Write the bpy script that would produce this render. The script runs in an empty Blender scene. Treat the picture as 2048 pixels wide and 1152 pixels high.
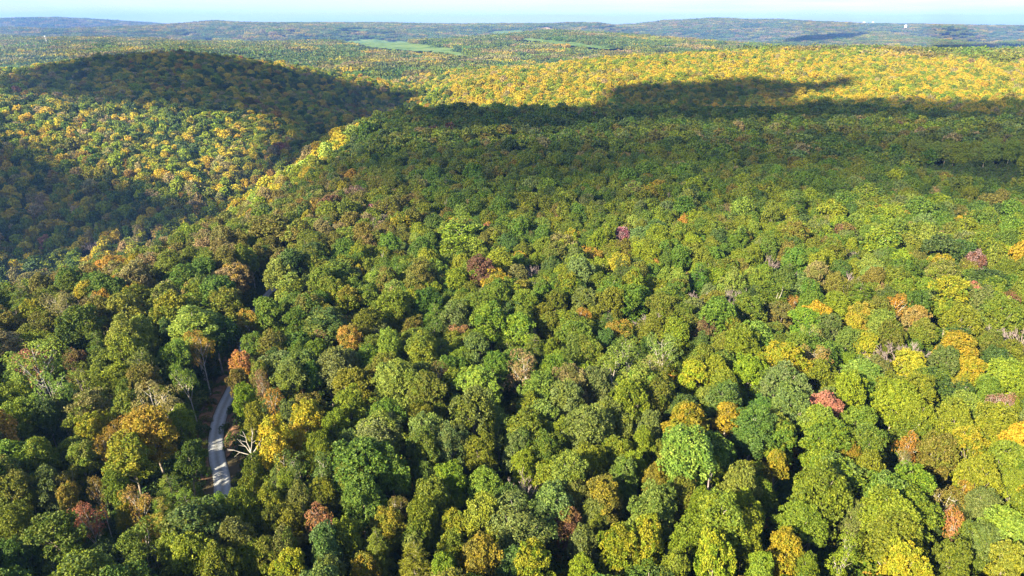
import bpy, math, random
import numpy as np
from mathutils import Vector, Matrix

# ------------------------------------------------------------------ camera, sky, sun, exposure
C = bpy.context.scene.collection
S = bpy.context.scene
CAMZ = 88.0
PITCH = math.radians(21.07)
FPX = 1365.3
SUN_AZ = math.radians(-136.0)     # bearing of the sun from the view direction (+Y), negative = to the left
SUN_EL = math.radians(29.0)

cam_d = bpy.data.cameras.new("camera")
cam_d.lens = 24.0; cam_d.sensor_width = 36.0
cam_d.clip_start = 1.0; cam_d.clip_end = 60000.0
cam = bpy.data.objects.new("camera", cam_d); C.objects.link(cam)
cam.location = (0, 0, CAMZ)
cam.rotation_euler = (math.pi / 2 - PITCH, 0, 0)
S.camera = cam

W = bpy.data.worlds.new("World"); S.world = W; W.use_nodes = True
nt = W.node_tree; nt.nodes.clear()
out = nt.nodes.new("ShaderNodeOutputWorld"); bg = nt.nodes.new("ShaderNodeBackground")
sky = nt.nodes.new("ShaderNodeTexSky"); sky.sky_type = 'NISHITA'; sky.sun_disc = False
sky.sun_elevation = SUN_EL; sky.sun_rotation = SUN_AZ
sky.altitude = 300.0; sky.air_density = 1.0; sky.dust_density = 1.0; sky.ozone_density = 7.0
bg.inputs['Strength'].default_value = 0.074
# thin high cloud streaks mixed over the clear sky, the same all round the horizon
tc = nt.nodes.new("ShaderNodeTexCoord"); mp = nt.nodes.new("ShaderNodeMapping")
mp.inputs['Scale'].default_value = (2.2, 2.2, 40.0)
nz = nt.nodes.new("ShaderNodeTexNoise"); nz.inputs['Scale'].default_value = 2.2; nz.inputs['Detail'].default_value = 7
rp = nt.nodes.new("ShaderNodeValToRGB"); rp.color_ramp.elements[0].position = 0.38; rp.color_ramp.elements[1].position = 0.62
rp.color_ramp.elements[0].color = (0, 0, 0, 1); rp.color_ramp.elements[1].color = (0.85, 0.85, 0.85, 1)
mx = nt.nodes.new("ShaderNodeMix"); mx.data_type = 'RGBA'
mx.inputs['B'].default_value = (3.0, 3.15, 3.5, 1)
nt.links.new(tc.outputs['Generated'], mp.inputs['Vector']); nt.links.new(mp.outputs[0], nz.inputs['Vector'])
nt.links.new(nz.outputs['Fac'], rp.inputs['Fac']); nt.links.new(rp.outputs['Color'], mx.inputs['Factor'])
nt.links.new(sky.outputs[0], mx.inputs['A']); nt.links.new(mx.outputs['Result'], bg.inputs['Color'])
nt.links.new(bg.outputs[0], out.inputs['Surface'])

SUN = Vector((math.sin(SUN_AZ) * math.cos(SUN_EL), math.cos(SUN_AZ) * math.cos(SUN_EL), math.sin(SUN_EL)))
sd = bpy.data.lights.new("sun", 'SUN'); sd.energy = 5.0; sd.angle = math.radians(0.5); sd.color = (1.0, 0.855, 0.58)
so = bpy.data.objects.new("sun", sd); C.objects.link(so)
so.rotation_euler = SUN.to_track_quat('Z', 'Y').to_euler(); so.location = (0, 0, 400)

S.view_settings.view_transform = 'Standard'; S.view_settings.look = 'None'
S.view_settings.exposure = 2.4; S.view_settings.gamma = 1.0; S.view_settings.use_curve_mapping = False
S.cycles.max_bounces = 6; S.cycles.diffuse_bounces = 3; S.cycles.transmission_bounces = 3; S.cycles.glossy_bounces = 1
S.cycles.volume_bounces = 0; S.cycles.transparent_max_bounces = 8
S.cycles.use_denoising = True; S.cycles.denoiser = 'OPENIMAGEDENOISE'; S.cycles.denoising_input_passes = 'RGB_ALBEDO_NORMAL'; S.cycles.denoising_prefilter = 'NONE'
S.cycles.sample_clamp_indirect = 6.0
S.cycles.caustics_reflective = False; S.cycles.caustics_refractive = False

rng = np.random.default_rng(7)
random.seed(7)
CP, SP = math.cos(PITCH), math.sin(PITCH)

def ray(px, py):
    x = (px - 1024.0) / FPX; y = (576.0 - py) / FPX
    return np.array([x, CP + y * SP, -SP + y * CP])

def to_px(X, Y, Z):
    X = np.asarray(X, float); Y = np.asarray(Y, float); Z = np.asarray(Z, float) - CAMZ
    f = Y * CP - Z * SP; u = Y * SP + Z * CP
    f = np.where(f < 1e-3, 1e-3, f)
    return 1024 + FPX * X / f, 576 - FPX * u / f

# ------------------------------------------------------------------ terrain height model
CAN = 14.0                                   # canopy level over the ground
_ctl = []
def ctl_px(px, py, t):
    d = ray(px, py) * t; _ctl.append((d[0], d[1], CAMZ + d[2] - CAN))
def ctl(x, y, z): _ctl.append((x, y, z))
# the wooded plateau
for y in (-200, -60, 20, 80, 140, 200, 260, 330, 400, 480, 560):
    for x in (-60, 0, 70, 160, 260, 380, 520):
        if y < 600: ctl(x, y, 0.8 * math.sin(x * .013 + y * .021))
for x, y in ((-110, 20), (-110, 100), (-105, 160), (-100, 220), (-160, 60), (-160, 120), (-300, 0), (-300, -200), (-450, 60)): ctl(x, y, -1)
for x, y in ((-150, 175), (-125, 205), (-100, 265), (-80, 300), (-70, 360), (-68, 430), (-64, 500), (-50, 570)): ctl(x, y, -1.5)
for x, y in ((30, 630), (150, 645), (300, 660), (480, 680), (700, 690)): ctl(x, y, 0.5)
for x, y in ((20, 760), (160, 770), (320, 780), (520, 800), (760, 810)): ctl(x, y, -24)
# the gorge and its right-hand wall
for a in ((560, 365, 410), (620, 310, 520), (660, 285, 575), (740, 245, 640), (800, 222, 720)): ctl_px(*a)
for x, y, z in ((-440, 200, -95), (-390, 300, -112), (-330, 380, -120), (-280, 450, -118), (-238, 510, -110), (-206, 560, -100), (-186, 600, -86),
                (-168, 700, -78), (-152, 800, -72), (-140, 900, -64), (-138, 1000, -52)): ctl(x, y, z)
for x, y, z in ((-220, 250, -36), (-210, 320, -48), (-195, 390, -50), (-175, 450, -44)): ctl(x, y, z)
# the hill across the gorge
for a in ((0, 170, 800), (170, 120, 980), (330, 107, 1060), (480, 119, 1090), (620, 140, 1110), (740, 164, 1090), (830, 188, 1050),
          (100, 230, 680), (240, 300, 635), (100, 400, 575), (0, 500, 530), (0, 350, 590), (300, 200, 760), (500, 230, 790),
          (450, 300, 680), (400, 380, 600), (300, 440, 560), (600, 250, 830), (590, 322, 665), (640, 290, 705), (700, 240, 850), (200, 160, 890),
          (400, 150, 950), (-250, 190, 700), (-250, 380, 500), (-500, 170, 760)): ctl_px(*a)
for x, y in ((-900, 1250), (-650, 1400), (-400, 1400), (-200, 1300)): ctl(x, y, -45)
# the golden ridge on the other side
for a in ((860, 190, 960), (920, 176, 960), (1000, 158, 1000), (1100, 139, 1080), (1250, 117, 1210), (1500, 99, 1350), (1750, 97, 1400), (2048, 103, 1400),
          (2350, 105, 1400), (1000, 185, 910), (1250, 190, 850), (1500, 182, 880), (1750, 172, 930), (2048, 160, 980), (2350, 160, 980)): ctl_px(*a)
for x, y in ((150, 1650), (500, 1750), (950, 1750), (1400, 1700)): ctl(x, y, -38)
# far country
for a in ((0, 142, 1500), (110, 132, 1600), (0, 100, 2000), (150, 88, 2500), (300, 78, 3000), (0, 72, 3000), (420, 86, 2700), (0, 54, 4500), (200, 56, 4500),
          (0, 38, 6500), (90, 38, 6500), (180, 42, 6600), (300, 46, 7500), (430, 43, 5200), (560, 47, 5600), (560, 60, 4000), (700, 62, 4000), (700, 49, 5500), (850, 62, 4500),
          (680, 82, 2600), (820, 95, 2200), (960, 118, 1750), (600, 90, 2300), (450, 104, 1800), (760, 128, 1500), (900, 148, 1300), (860, 172, 1150),
          (1100, 62, 3000), (1000, 76, 2500), (1250, 99, 2000), (1400, 96, 2200), (1000, 48, 5200), (1200, 46, 5200),
          (1330, 41, 6000), (1420, 36, 6200), (1560, 39, 6200), (1680, 45, 6000), (1780, 43, 9500), (1750, 62, 4600), (1620, 72, 4000), (1900, 54, 5200), (2048, 52, 5500), (2048, 80, 3400), (1900, 92, 2800),
          (1520, 90, 2600), (1300, 84, 3000), (2400, 60, 5000), (-400, 60, 5000), (-400, 110, 2000)): ctl_px(*a)
for px in range(-300, 640, 130):
    for t, z in ((3500, -120), (5600, -110)): d = ray(px, 60) * t; ctl(d[0], d[1], z)
for px in range(1330, 2400, 130):
    for t, z in ((3300, -120), (4900, -105), (7600, -100)): d = ray(px, 60) * t; ctl(d[0], d[1], z)
for px in range(680, 1300, 110):
    for t, z in ((3500, -105), (7000, -110)): d = ray(px, 60) * t; ctl(d[0], d[1], z)
for k in range(36):
    a = 2 * math.pi * k / 36
    ctl(13000 * math.sin(a), 13000 * math.cos(a), 20)
    if abs(((a + math.pi) % (2 * math.pi)) - math.pi) > 1.0:
        ctl(800 * math.sin(a), 800 * math.cos(a), -6); ctl(3000 * math.sin(a), 3000 * math.cos(a), -30)
_ctl = np.array(_ctl)
def _uv(x, y):
    r = np.sqrt(x * x + y * y + 60.0 ** 2)
    th = np.arctan2(x, y)
    return np.stack([np.sin(th), np.cos(th), np.log(r)], -1)
_P = _uv(_ctl[:, 0], _ctl[:, 1])
_D = np.linalg.norm(_P[:, None] - _P[None], axis=-1)
_w = np.linalg.solve(np.block([[-_D - 1e-3 * np.eye(len(_P)), np.ones((len(_P), 1))], [np.ones((1, len(_P))), np.zeros((1, 1))]]),
                     np.append(_ctl[:, 2], 0.0))
def ground(x, y):
    x = np.atleast_1d(np.asarray(x, float)); y = np.atleast_1d(np.asarray(y, float))
    o = np.empty(len(x))
    for i in range(0, len(x), 20000):
        q = _uv(x[i:i + 20000], y[i:i + 20000])
        o[i:i + 20000] = -np.linalg.norm(q[:, None] - _P[None], axis=-1) @ _w[:-1] + _w[-1]
    o += 0.7 * np.sin(x * .045 + 1) * np.sin(y * .05) + 1.6 * np.sin(x * .017) * np.cos(y * .014 + 2)
    return o
def gz(x, y): return float(ground(x, y)[0])

def hit(px, py, can=CAN):
    """point of the canopy (or, with can=0, the ground) seen at a place of the picture"""
    d = ray(px, py)
    t = np.exp(np.linspace(math.log(60), math.log(12000), 900))
    z = CAMZ + d[2] * t
    g = ground(d[0] * t, d[1] * t) + can
    k = np.argmax(z < g) if (z < g).any() else len(t) - 1
    if k > 0:
        a = (z[k - 1] - g[k - 1]); b = (g[k] - z[k]); f = a / max(a + b, 1e-6)
        tt = t[k - 1] + f * (t[k] - t[k - 1])
    else: tt = t[0]
    return d[0] * tt, d[1] * tt, CAMZ + d[2] * tt, tt

# ------------------------------------------------------------------ helpers
def N(tree, kind, **kw):
    n = tree.nodes.new(kind)
    for k, v in kw.items(): setattr(n, k, v)
    return n

def mesh_obj(name, verts, faces, mats, parent=None, mat_idx=None, attrs=None, smooth=False):
    me = mesh_data(name, verts, faces, mats, mat_idx, attrs, smooth)
    o = bpy.data.objects.new(name, me); C.objects.link(o)
    if parent is not None: o.parent = parent
    return o

def mesh_data(name, verts, faces, mats, mat_idx=None, attrs=None, smooth=False):
    """faces: list of int arrays (n,k) of one size each, or a plain list"""
    me = bpy.data.meshes.new(name)
    verts = np.asarray(verts, np.float32)
    if isinstance(faces, np.ndarray): faces = [faces]
    if len(faces) and not isinstance(faces[0], np.ndarray):
        me.from_pydata([tuple(v) for v in verts], [], faces)
    else:
        me.vertices.add(len(verts)); me.vertices.foreach_set('co', verts.ravel())
        nl = sum(f.size for f in faces); npoly = sum(len(f) for f in faces)
        me.loops.add(nl); me.polygons.add(npoly)
        me.loops.foreach_set('vertex_index', np.concatenate([f.ravel() for f in faces]).astype(np.int32))
        ls = []; s = 0
        for f in faces:
            ls.append(s + np.arange(len(f)) * f.shape[1]); s += f.size
        me.polygons.foreach_set('loop_start', np.concatenate(ls).astype(np.int32))
    for m in mats: me.materials.append(m)
    if mat_idx is not None: me.polygons.foreach_set('material_index', np.asarray(mat_idx, np.int32))
    for k, v in (attrs or {}).items():
        a = me.attributes.new(k, 'FLOAT', 'FACE'); a.data.foreach_set('value', np.asarray(v, np.float32))
    me.update(calc_edges=True)
    if smooth: me.polygons.foreach_set('use_smooth', np.ones(len(me.polygons), bool))
    return me

def tag(o, label=None, cat=None, group=None, kind=None):
    if label: o['label'] = label
    if cat: o['category'] = cat
    if group: o['group'] = group
    if kind: o['kind'] = kind
    return o

# ------------------------------------------------------------------ materials
def leaf_material():
    m = bpy.data.materials.new("foliage"); m.use_nodes = True
    t = m.node_tree; t.nodes.clear()
    o = N(t, "ShaderNodeOutputMaterial")
    a1 = N(t, "ShaderNodeAttribute", attribute_type='INSTANCER', attribute_name='tint')
    a2 = N(t, "ShaderNodeAttribute", attribute_type='INSTANCER', attribute_name='tint2')
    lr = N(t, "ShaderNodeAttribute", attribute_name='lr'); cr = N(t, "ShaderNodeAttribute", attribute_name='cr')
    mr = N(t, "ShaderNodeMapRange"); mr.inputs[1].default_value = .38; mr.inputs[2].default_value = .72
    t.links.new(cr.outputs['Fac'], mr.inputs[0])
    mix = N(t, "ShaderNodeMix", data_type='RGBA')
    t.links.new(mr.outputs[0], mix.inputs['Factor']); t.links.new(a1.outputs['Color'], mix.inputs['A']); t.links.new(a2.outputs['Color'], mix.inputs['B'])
    hs = N(t, "ShaderNodeHueSaturation"); hs.inputs['Saturation'].default_value = 1.0
    vr = N(t, "ShaderNodeMapRange"); vr.inputs[3].default_value = .62; vr.inputs[4].default_value = 1.42
    hr = N(t, "ShaderNodeMapRange"); hr.inputs[3].default_value = .525; hr.inputs[4].default_value = .475
    t.links.new(lr.outputs['Fac'], vr.inputs[0]); t.links.new(lr.outputs['Fac'], hr.inputs[0])
    t.links.new(vr.outputs[0], hs.inputs['Value']); t.links.new(hr.outputs[0], hs.inputs['Hue'])
    t.links.new(mix.outputs['Result'], hs.inputs['Color'])
    d = N(t, "ShaderNodeBsdfPrincipled"); d.inputs['Roughness'].default_value = .62
    d.inputs['Specular IOR Level'].default_value = .22
    tr = N(t, "ShaderNodeBsdfTranslucent"); ms = N(t, "ShaderNodeMixShader"); ms.inputs[0].default_value = .24
    t.links.new(hs.outputs[0], d.inputs['Base Color']); t.links.new(hs.outputs[0], tr.inputs['Color'])
    t.links.new(d.outputs[0], ms.inputs[1]); t.links.new(tr.outputs[0], ms.inputs[2]); t.links.new(ms.outputs[0], o.inputs['Surface'])
    return m
def noise_material(name, cols, scale, rough=.9, detail=6, bump=0.0, pos=None):
    m = bpy.data.materials.new(name); m.use_nodes = True
    t = m.node_tree; b = t.nodes['Principled BSDF']; b.inputs['Roughness'].default_value = rough
    b.inputs['Specular IOR Level'].default_value = .15
    tc = N(t, "ShaderNodeTexCoord"); n = N(t, "ShaderNodeTexNoise"); n.inputs['Scale'].default_value = scale; n.inputs['Detail'].default_value = detail
    r = N(t, "ShaderNodeValToRGB")
    pos = pos or [i / (len(cols) - 1) * .5 + .25 for i in range(len(cols))]
    while len(r.color_ramp.elements) < len(cols): r.color_ramp.elements.new(.5)
    for e, p, c in zip(r.color_ramp.elements, pos, cols): e.position = p; e.color = (*c, 1)
    t.links.new(tc.outputs['Object'], n.inputs['Vector']); t.links.new(n.outputs['Fac'], r.inputs['Fac']); t.links.new(r.outputs[0], b.inputs['Base Color'])
    if bump:
        bp = N(t, "ShaderNodeBump"); bp.inputs['Strength'].default_value = bump; bp.inputs['Distance'].default_value = .3
        t.links.new(n.outputs['Fac'], bp.inputs['Height']); t.links.new(bp.outputs[0], b.inputs['Normal'])
    return m
M_LEAF = leaf_material()
M_BARK = noise_material("bark", [(.10, .085, .07), (.20, .17, .145), (.30, .27, .235)], 1.6)
M_PALE = noise_material("pale_bark", [(.17, .155, .135), (.32, .295, .265), (.44, .415, .38)], 1.4)
M_TWIG = noise_material("twig_bark", [(.13, .10, .10), (.21, .17, .17), (.29, .25, .25)], 1.2)
M_SOIL = noise_material("forest_floor", [(.022, .026, .012), (.05, .042, .022), (.085, .062, .035)], .35, bump=.6)
M_SAND = noise_material("pale_sand", [(.24, .16, .11), (.32, .23, .17), (.40, .31, .24)], .05)
M_CLAY = noise_material("red_clay", [(.05, .045, .02), (.12, .07, .04), (.20, .11, .065)], .8, bump=.8)
M_WHITE = noise_material("white_cladding", [(.70, .70, .69), (.78, .78, .77), (.84, .84, .83)], .4)
M_ROOF = noise_material("metal_roof", [(.45, .46, .48), (.55, .56, .58), (.66, .67, .68)], .4, rough=.5)
M_STEEL = noise_material("galvanised_steel", [(.42, .43, .45), (.52, .53, .55), (.60, .60, .62)], .6, rough=.5)

# ------------------------------------------------------------------ the ground sheet
na, nr = 288, 210
rr = np.concatenate([[0.5], np.exp(np.linspace(math.log(12), math.log(14500), nr - 1))])
th = np.linspace(0, 2 * math.pi, na, endpoint=False)
RR, TH = np.meshgrid(rr, th, indexing='ij')
gx, gy = (RR * np.sin(TH)).ravel(), (RR * np.cos(TH)).ravel()
gv = np.stack([gx, gy, ground(gx, gy)], -1)
ii, jj = np.meshgrid(np.arange(nr - 1), np.arange(na), indexing='ij')
j2 = (jj + 1) % na
gf = np.stack([ii * na + jj, (ii + 1) * na + jj, (ii + 1) * na + j2, ii * na + j2], -1).reshape(-1, 4)[:, ::-1]
go = mesh_obj("ground", gv, gf, [M_SOIL], smooth=True)
tag(go, "dark leaf littered forest floor under the whole wood", "ground", kind='structure')

# ------------------------------------------------------------------ the gravel road
ROAD = np.array([(-190, 62), (-150, 80), (-118, 90)] + [hit(a_, b_, 0.0)[:2] for a_, b_ in ((95, 1138), (180, 1122), (265, 1108), (335, 1090), (400, 1050), (440, 1005), (444, 960), (434, 915), (432, 875), (438, 840), (450, 808),
                 (464, 780), (478, 745), (486, 710), (492, 680), (502, 645), (520, 610), (545, 580), (575, 555))], float)
def smooth_line(P, n=8):
    o = []
    Q = np.vstack([2 * P[0] - P[1], P, 2 * P[-1] - P[-2]])
    for i in range(1, len(Q) - 2):
        for k in range(n):
            t = k / n; a, b, c, d = Q[i - 1], Q[i], Q[i + 1], Q[i + 2]
            o.append(.5 * (2 * b + (c - a) * t + (2 * a - 5 * b + 4 * c - d) * t * t + (3 * b - a - 3 * c + d) * t ** 3))
    o.append(P[-1]); return np.array(o)
RL = smooth_line(ROAD)
def strip(name, line, offs, lifts, mat):
    d = np.gradient(line, axis=0); d /= np.linalg.norm(d, axis=1)[:, None]
    nrm = np.stack([d[:, 1], -d[:, 0]], -1)
    base = ground(line[:, 0], line[:, 1])
    V = []; u = []
    for o_, l_ in zip(offs, lifts):
        p = line + nrm * o_
        V.append(np.column_stack([p, base + l_]))
    k = len(offs); n = len(line)
    V = np.stack(V, 1).reshape(-1, 3)
    i, j = np.meshgrid(np.arange(n - 1), np.arange(k - 1), indexing='ij')
    F = np.stack([i * k + j, i * k + j + 1, (i + 1) * k + j + 1, (i + 1) * k + j], -1).reshape(-1, 4)
    o = mesh_obj(name, V, F, [mat], smooth=True)
    a = o.data.attributes.new('across', 'FLOAT', 'POINT'); a.data.foreach_set('value', np.tile(np.array(offs, np.float32), n))
    return o
def road_material():
    m = bpy.data.materials.new("gravel"); m.use_nodes = True; t = m.node_tree; b = t.nodes['Principled BSDF']; b.inputs['Roughness'].default_value = .95
    b.inputs['Specular IOR Level'].default_value = .1
    tc = N(t, "ShaderNodeTexCoord"); n = N(t, "ShaderNodeTexNoise"); n.inputs['Scale'].default_value = 3.5; n.inputs['Detail'].default_value = 8
    n2 = N(t, "ShaderNodeTexNoise"); n2.inputs['Scale'].default_value = 1.3; n2.inputs['Detail'].default_value = 4
    t.links.new(tc.outputs['Object'], n.inputs['Vector']); t.links.new(tc.outputs['Object'], n2.inputs['Vector'])
    ac = N(t, "ShaderNodeAttribute", attribute_name='across')
    ab = N(t, "ShaderNodeMath", operation='ABSOLUTE'); t.links.new(ac.outputs['Fac'], ab.inputs[0])
    sb = N(t, "ShaderNodeMath", operation='SUBTRACT'); sb.inputs[1].default_value = .82; t.links.new(ab.outputs[0], sb.inputs[0])
    a2 = N(t, "ShaderNodeMath", operation='ABSOLUTE'); t.links.new(sb.outputs[0], a2.inputs[0])
    wv = N(t, "ShaderNodeMath", operation='MULTIPLY_ADD'); wv.inputs[1].default_value = .7; t.links.new(n2.outputs['Fac'], wv.inputs[0]); t.links.new(a2.outputs[0], wv.inputs[2])
    mr = N(t, "ShaderNodeMapRange"); mr.inputs[1].default_value = .45; mr.inputs[2].default_value = 1.1
    t.links.new(wv.outputs[0], mr.inputs[0])
    c1 = N(t, "ShaderNodeValToRGB"); c1.color_ramp.elements[0].color = (.20, .215, .24, 1); c1.color_ramp.elements[1].color = (.31, .33, .36, 1)
    c2 = N(t, "ShaderNodeValToRGB"); c2.color_ramp.elements[0].color = (.11, .115, .11, 1); c2.color_ramp.elements[1].color = (.23, .24, .25, 1)
    t.links.new(n.outputs['Fac'], c1.inputs[0]); t.links.new(n.outputs['Fac'], c2.inputs[0])
    mx = N(t, "ShaderNodeMix", data_type='RGBA'); t.links.new(mr.outputs[0], mx.inputs['Factor']); t.links.new(c1.outputs[0], mx.inputs['A']); t.links.new(c2.outputs[0], mx.inputs['B'])
    t.links.new(mx.outputs['Result'], b.inputs['Base Color'])
    return m
ro = strip("gravel_road", RL, (-1.6, -1.4, -1.1, -.8, -.4, 0, .4, .8, 1.1, 1.4, 1.6), (.02, .16, .19, .16, .2, .22, .2, .16, .19, .16, .02), road_material())
tag(ro, "pale gravel forest road with two wheel tracks", "road", kind='structure')
i0 = int(np.argmin(np.abs(RL[:, 1] - 122) + (RL[:, 0] < -90) * 999)); i1 = int(np.argmin(np.abs(RL[:, 1] - 166)))
bk = strip("road_bank", RL[i0:i1], (1.8, 2.2, 2.9, 3.9, 5.4), (.03, .35, 1.1, 1.7, 1.2), M_CLAY)
tag(bk, "low bank of red earth and leaves along the gravel road", "bank", kind='structure')
bk = strip("road_verge", RL[i0 - 6:i1 + 8], (-5.0, -3.8, -2.8, -1.8), (.1, .5, .4, .03), M_CLAY)
tag(bk, "verge of bare red earth on the shaded side of road", "verge", kind='structure')
def road_dist(x, y):
    x = np.atleast_1d(x); y = np.atleast_1d(y)
    return np.min(np.hypot(x[:, None] - RL[None, :, 0], y[:, None] - RL[None, :, 1]), axis=1)

# ------------------------------------------------------------------ tree shapes
def unit(v): return v / np.maximum(np.linalg.norm(v, axis=-1, keepdims=True), 1e-9)

def leaves(cent, nrm, per, size, r, spread=1.0, aspect=.62):
    """diamond leaves radiating from each tuft centre, facing away from the branch"""
    n = len(cent)
    c = np.repeat(cent, per, 0); m = np.repeat(nrm, per, 0)
    t = unit(r.normal(size=(n * per, 3))); t = unit(t - (t * m).sum(-1, keepdims=True) * m)
    k = r.uniform(.05, 1.0, (n * per, 1))
    d = unit(m * k + t * spread)                                  # the way the leaf points
    side = unit(np.cross(d, m + .55 * r.normal(size=m.shape)))
    L = size * r.uniform(.65, 1.25, (n * per, 1)); Wd = L * aspect
    b = c + d * (L * .10) + r.normal(size=c.shape) * size * .22
    up = unit(np.cross(side, d))
    v = np.stack([b, b + d * L * .5 + side * Wd * .5 + up * L * .06, b + d * L, b + d * L * .5 - side * Wd * .5 + up * L * .06], 1).reshape(-1, 3)
    f = np.arange(n * per * 4).reshape(-1, 4)
    return v, f

def fib(n, r):
    i = np.arange(n) + .5
    ph = np.arccos(1 - 2 * i / n); t = np.pi * (1 + 5 ** .5) * i + r.uniform(0, 6.28)
    v = np.stack([np.cos(t) * np.sin(ph), np.sin(t) * np.sin(ph), np.cos(ph)], -1)
    return unit(v + r.normal(size=v.shape) * .5 / math.sqrt(n) * 2)

def lobes_oak(r, R=3.75, H=19.0):
    ex = r.uniform(.85, 1.15); L = [(np.array([r.normal() * .5, r.normal() * .5, H - 2.6 - r.uniform(0, .8)]), r.uniform(1.6, 2.2))]
    for n0, n1, q0, q1, z0, z1, s0, s1 in ((4, 6, .25, .5, 2.4, 4.2, 1.4, 2.0), (6, 9, .5, .8, 3.4, 6.4, 1.2, 1.9), (5, 8, .5, .85, 6.4, 10.0, 1.1, 1.8), (2, 5, .85, 1.02, 4.5, 8.5, .7, 1.1)):
        n = r.integers(n0, n1); a0 = r.uniform(0, 6.28)
        for k in range(n):
            a = a0 + 6.28 * k / n + r.normal() * .3; q = R * r.uniform(q0, q1)
            L.append((np.array([q * math.cos(a) * ex, q * math.sin(a) / ex, H - r.uniform(z0, z1)]), r.uniform(s0, s1) * .88))
    return L
def lobes_tall(r, R=3.4, H=22.0):
    L = []
    z = H - 2.0; k = 0
    while z > H - 11:
        f = 1 - ((z - (H - 6.5)) / 6.5) ** 2; w = R * (.35 + .65 * max(f, .1))
        m = 3 if z < H - 3 else 1
        a0 = r.uniform(0, 6.28)
        for j in range(m):
            a = a0 + 6.28 * j / m + r.normal() * .3; q = w * r.uniform(.35, .55) if m > 1 else 0
            L.append((np.array([q * math.cos(a), q * math.sin(a), z + r.normal() * .5]), w * r.uniform(.42, .6) + .3))
        z -= 2.0
    return L
def lobes_vase(r, R=4.2, H=20.0):
    L = []
    for k in range(r.integers(9, 13)):
        a = r.uniform(0, 6.28); q = R * math.sqrt(r.uniform(.02, 1)) * .85
        L.append((np.array([q * math.cos(a), q * math.sin(a), H - 2.2 - r.uniform(0, 5.5) - q * .35]), r.uniform(1.1, 1.7)))
    return L

def tuft_points(L, r, spacing, clump=.9, down=-.45, keep=1.0):
    """tuft centres on the lumpy surface of the lobes, with outward normals and a clump number"""
    P, Q, K, nc = [], [], [], 0
    cs = np.array([c for c, _ in L]); rs = np.array([q for _, q in L])
    for c, q in L:
        m = max(8, int(4 * math.pi * q * q / (1.7 * clump) ** 2))
        for dv in fib(m, r):
            if dv[2] < down - .2: continue
            cc = c + dv * (q - clump * .55 + r.uniform(-.35, .85)) + r.normal(size=3) * .18
            ins = (np.linalg.norm(cs - cc, axis=1) < rs * .82)
            if ins.sum() > 1 or r.uniform() > keep: continue
            cr = clump * r.uniform(.7, 1.25)
            mt = max(5, int(2 * math.pi * cr * cr / spacing ** 2))
            v = fib(mt * 2, r); v = v[(v @ dv) > -.15]
            v = v[v[:, 2] > -.55]
            if not len(v): continue
            P.append(cc + v * cr * r.uniform(.8, 1.08, (len(v), 1))); Q.append(unit(v + .35 * dv + np.array([0, 0, .42])))
            K.append(np.full(len(v), r.uniform())); nc += 1
    return np.vstack(P), np.vstack(Q), np.concatenate(K)

def tube(path, rad, sides=6):
    path = np.asarray(path, float); n = len(path)
    d = np.gradient(path, axis=0); d = unit(d)
    a = unit(np.cross(d, np.array([.31, .87, .38]))); b = np.cross(d, a)
    t = np.arange(sides) * 2 * math.pi / sides
    ring = a[:, None] * np.cos(t)[None, :, None] + b[:, None] * np.sin(t)[None, :, None]
    V = (path[:, None] + ring * np.asarray(rad)[:, None, None]).reshape(-1, 3)
    i, j = np.meshgrid(np.arange(n - 1), np.arange(sides), indexing='ij'); k = (j + 1) % sides
    F = np.stack([i * sides + j, i * sides + k, (i + 1) * sides + k, (i + 1) * sides + j], -1).reshape(-1, 4)
    return V, F
def joinm(parts):
    V, F, o = [], [], 0
    for v, f in parts: V.append(v); F.append(f + o); o += len(v)
    return np.vstack(V), np.vstack(F)

def wood(L, r, H, r0=.30, base=.35, extra=0, sides=6):
    """trunk that forks into limbs, one for each bough of the crown"""
    top = H * .8; lean = r.normal(size=2) * .5
    n = 7; z = np.linspace(-1.2, top, n)
    tp = np.stack([lean[0] * (z / H) ** 1.5 * np.sign(1) if False else lean[0] * np.clip(z / H, 0, 1) ** 1.5 + np.sin(z * .5) * .10, lean[1] * np.clip(z / H, 0, 1) ** 1.5 + np.cos(z * .4) * .10, z], -1)
    rad = r0 * (1 - .78 * np.clip(z / top, 0, 1)); rad[0] *= 1.5
    parts = [tube(tp, rad, sides)]
    for c, q in L:
        zf = min(max(c[2] - abs(r.normal()) * 1.5 - np.hypot(c[0], c[1]) * r.uniform(.9, 1.6), H * base), top - .5)
        k = np.interp(zf, z, np.arange(n)); i = int(k); p0 = tp[i] + (tp[min(i + 1, n - 1)] - tp[i]) * (k - i)
        e = c + np.array([0, 0, q * .55])
        mid = p0 * .5 + e * .5 + np.array([0, 0, -.35]) + r.normal(size=3) * .3
        t = np.linspace(0, 1, 5)[:, None]
        path = (1 - t) ** 2 * p0 + 2 * t * (1 - t) * mid + t * t * e
        rl = r0 * .42
        parts.append(tube(path, np.linspace(rl, .035, 5), 5))
        for _ in range(extra):
            d = unit(r.normal(size=3) + np.array([0, 0, .3])); s = path[r.integers(2, 4)]
            parts.append(tube(np.array([s, s * .5 + (c + d * q) * .5 + r.normal(size=3) * .15, c + d * q * .95]), [.06, .04, .02], 4))
    return joinm(parts)

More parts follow.
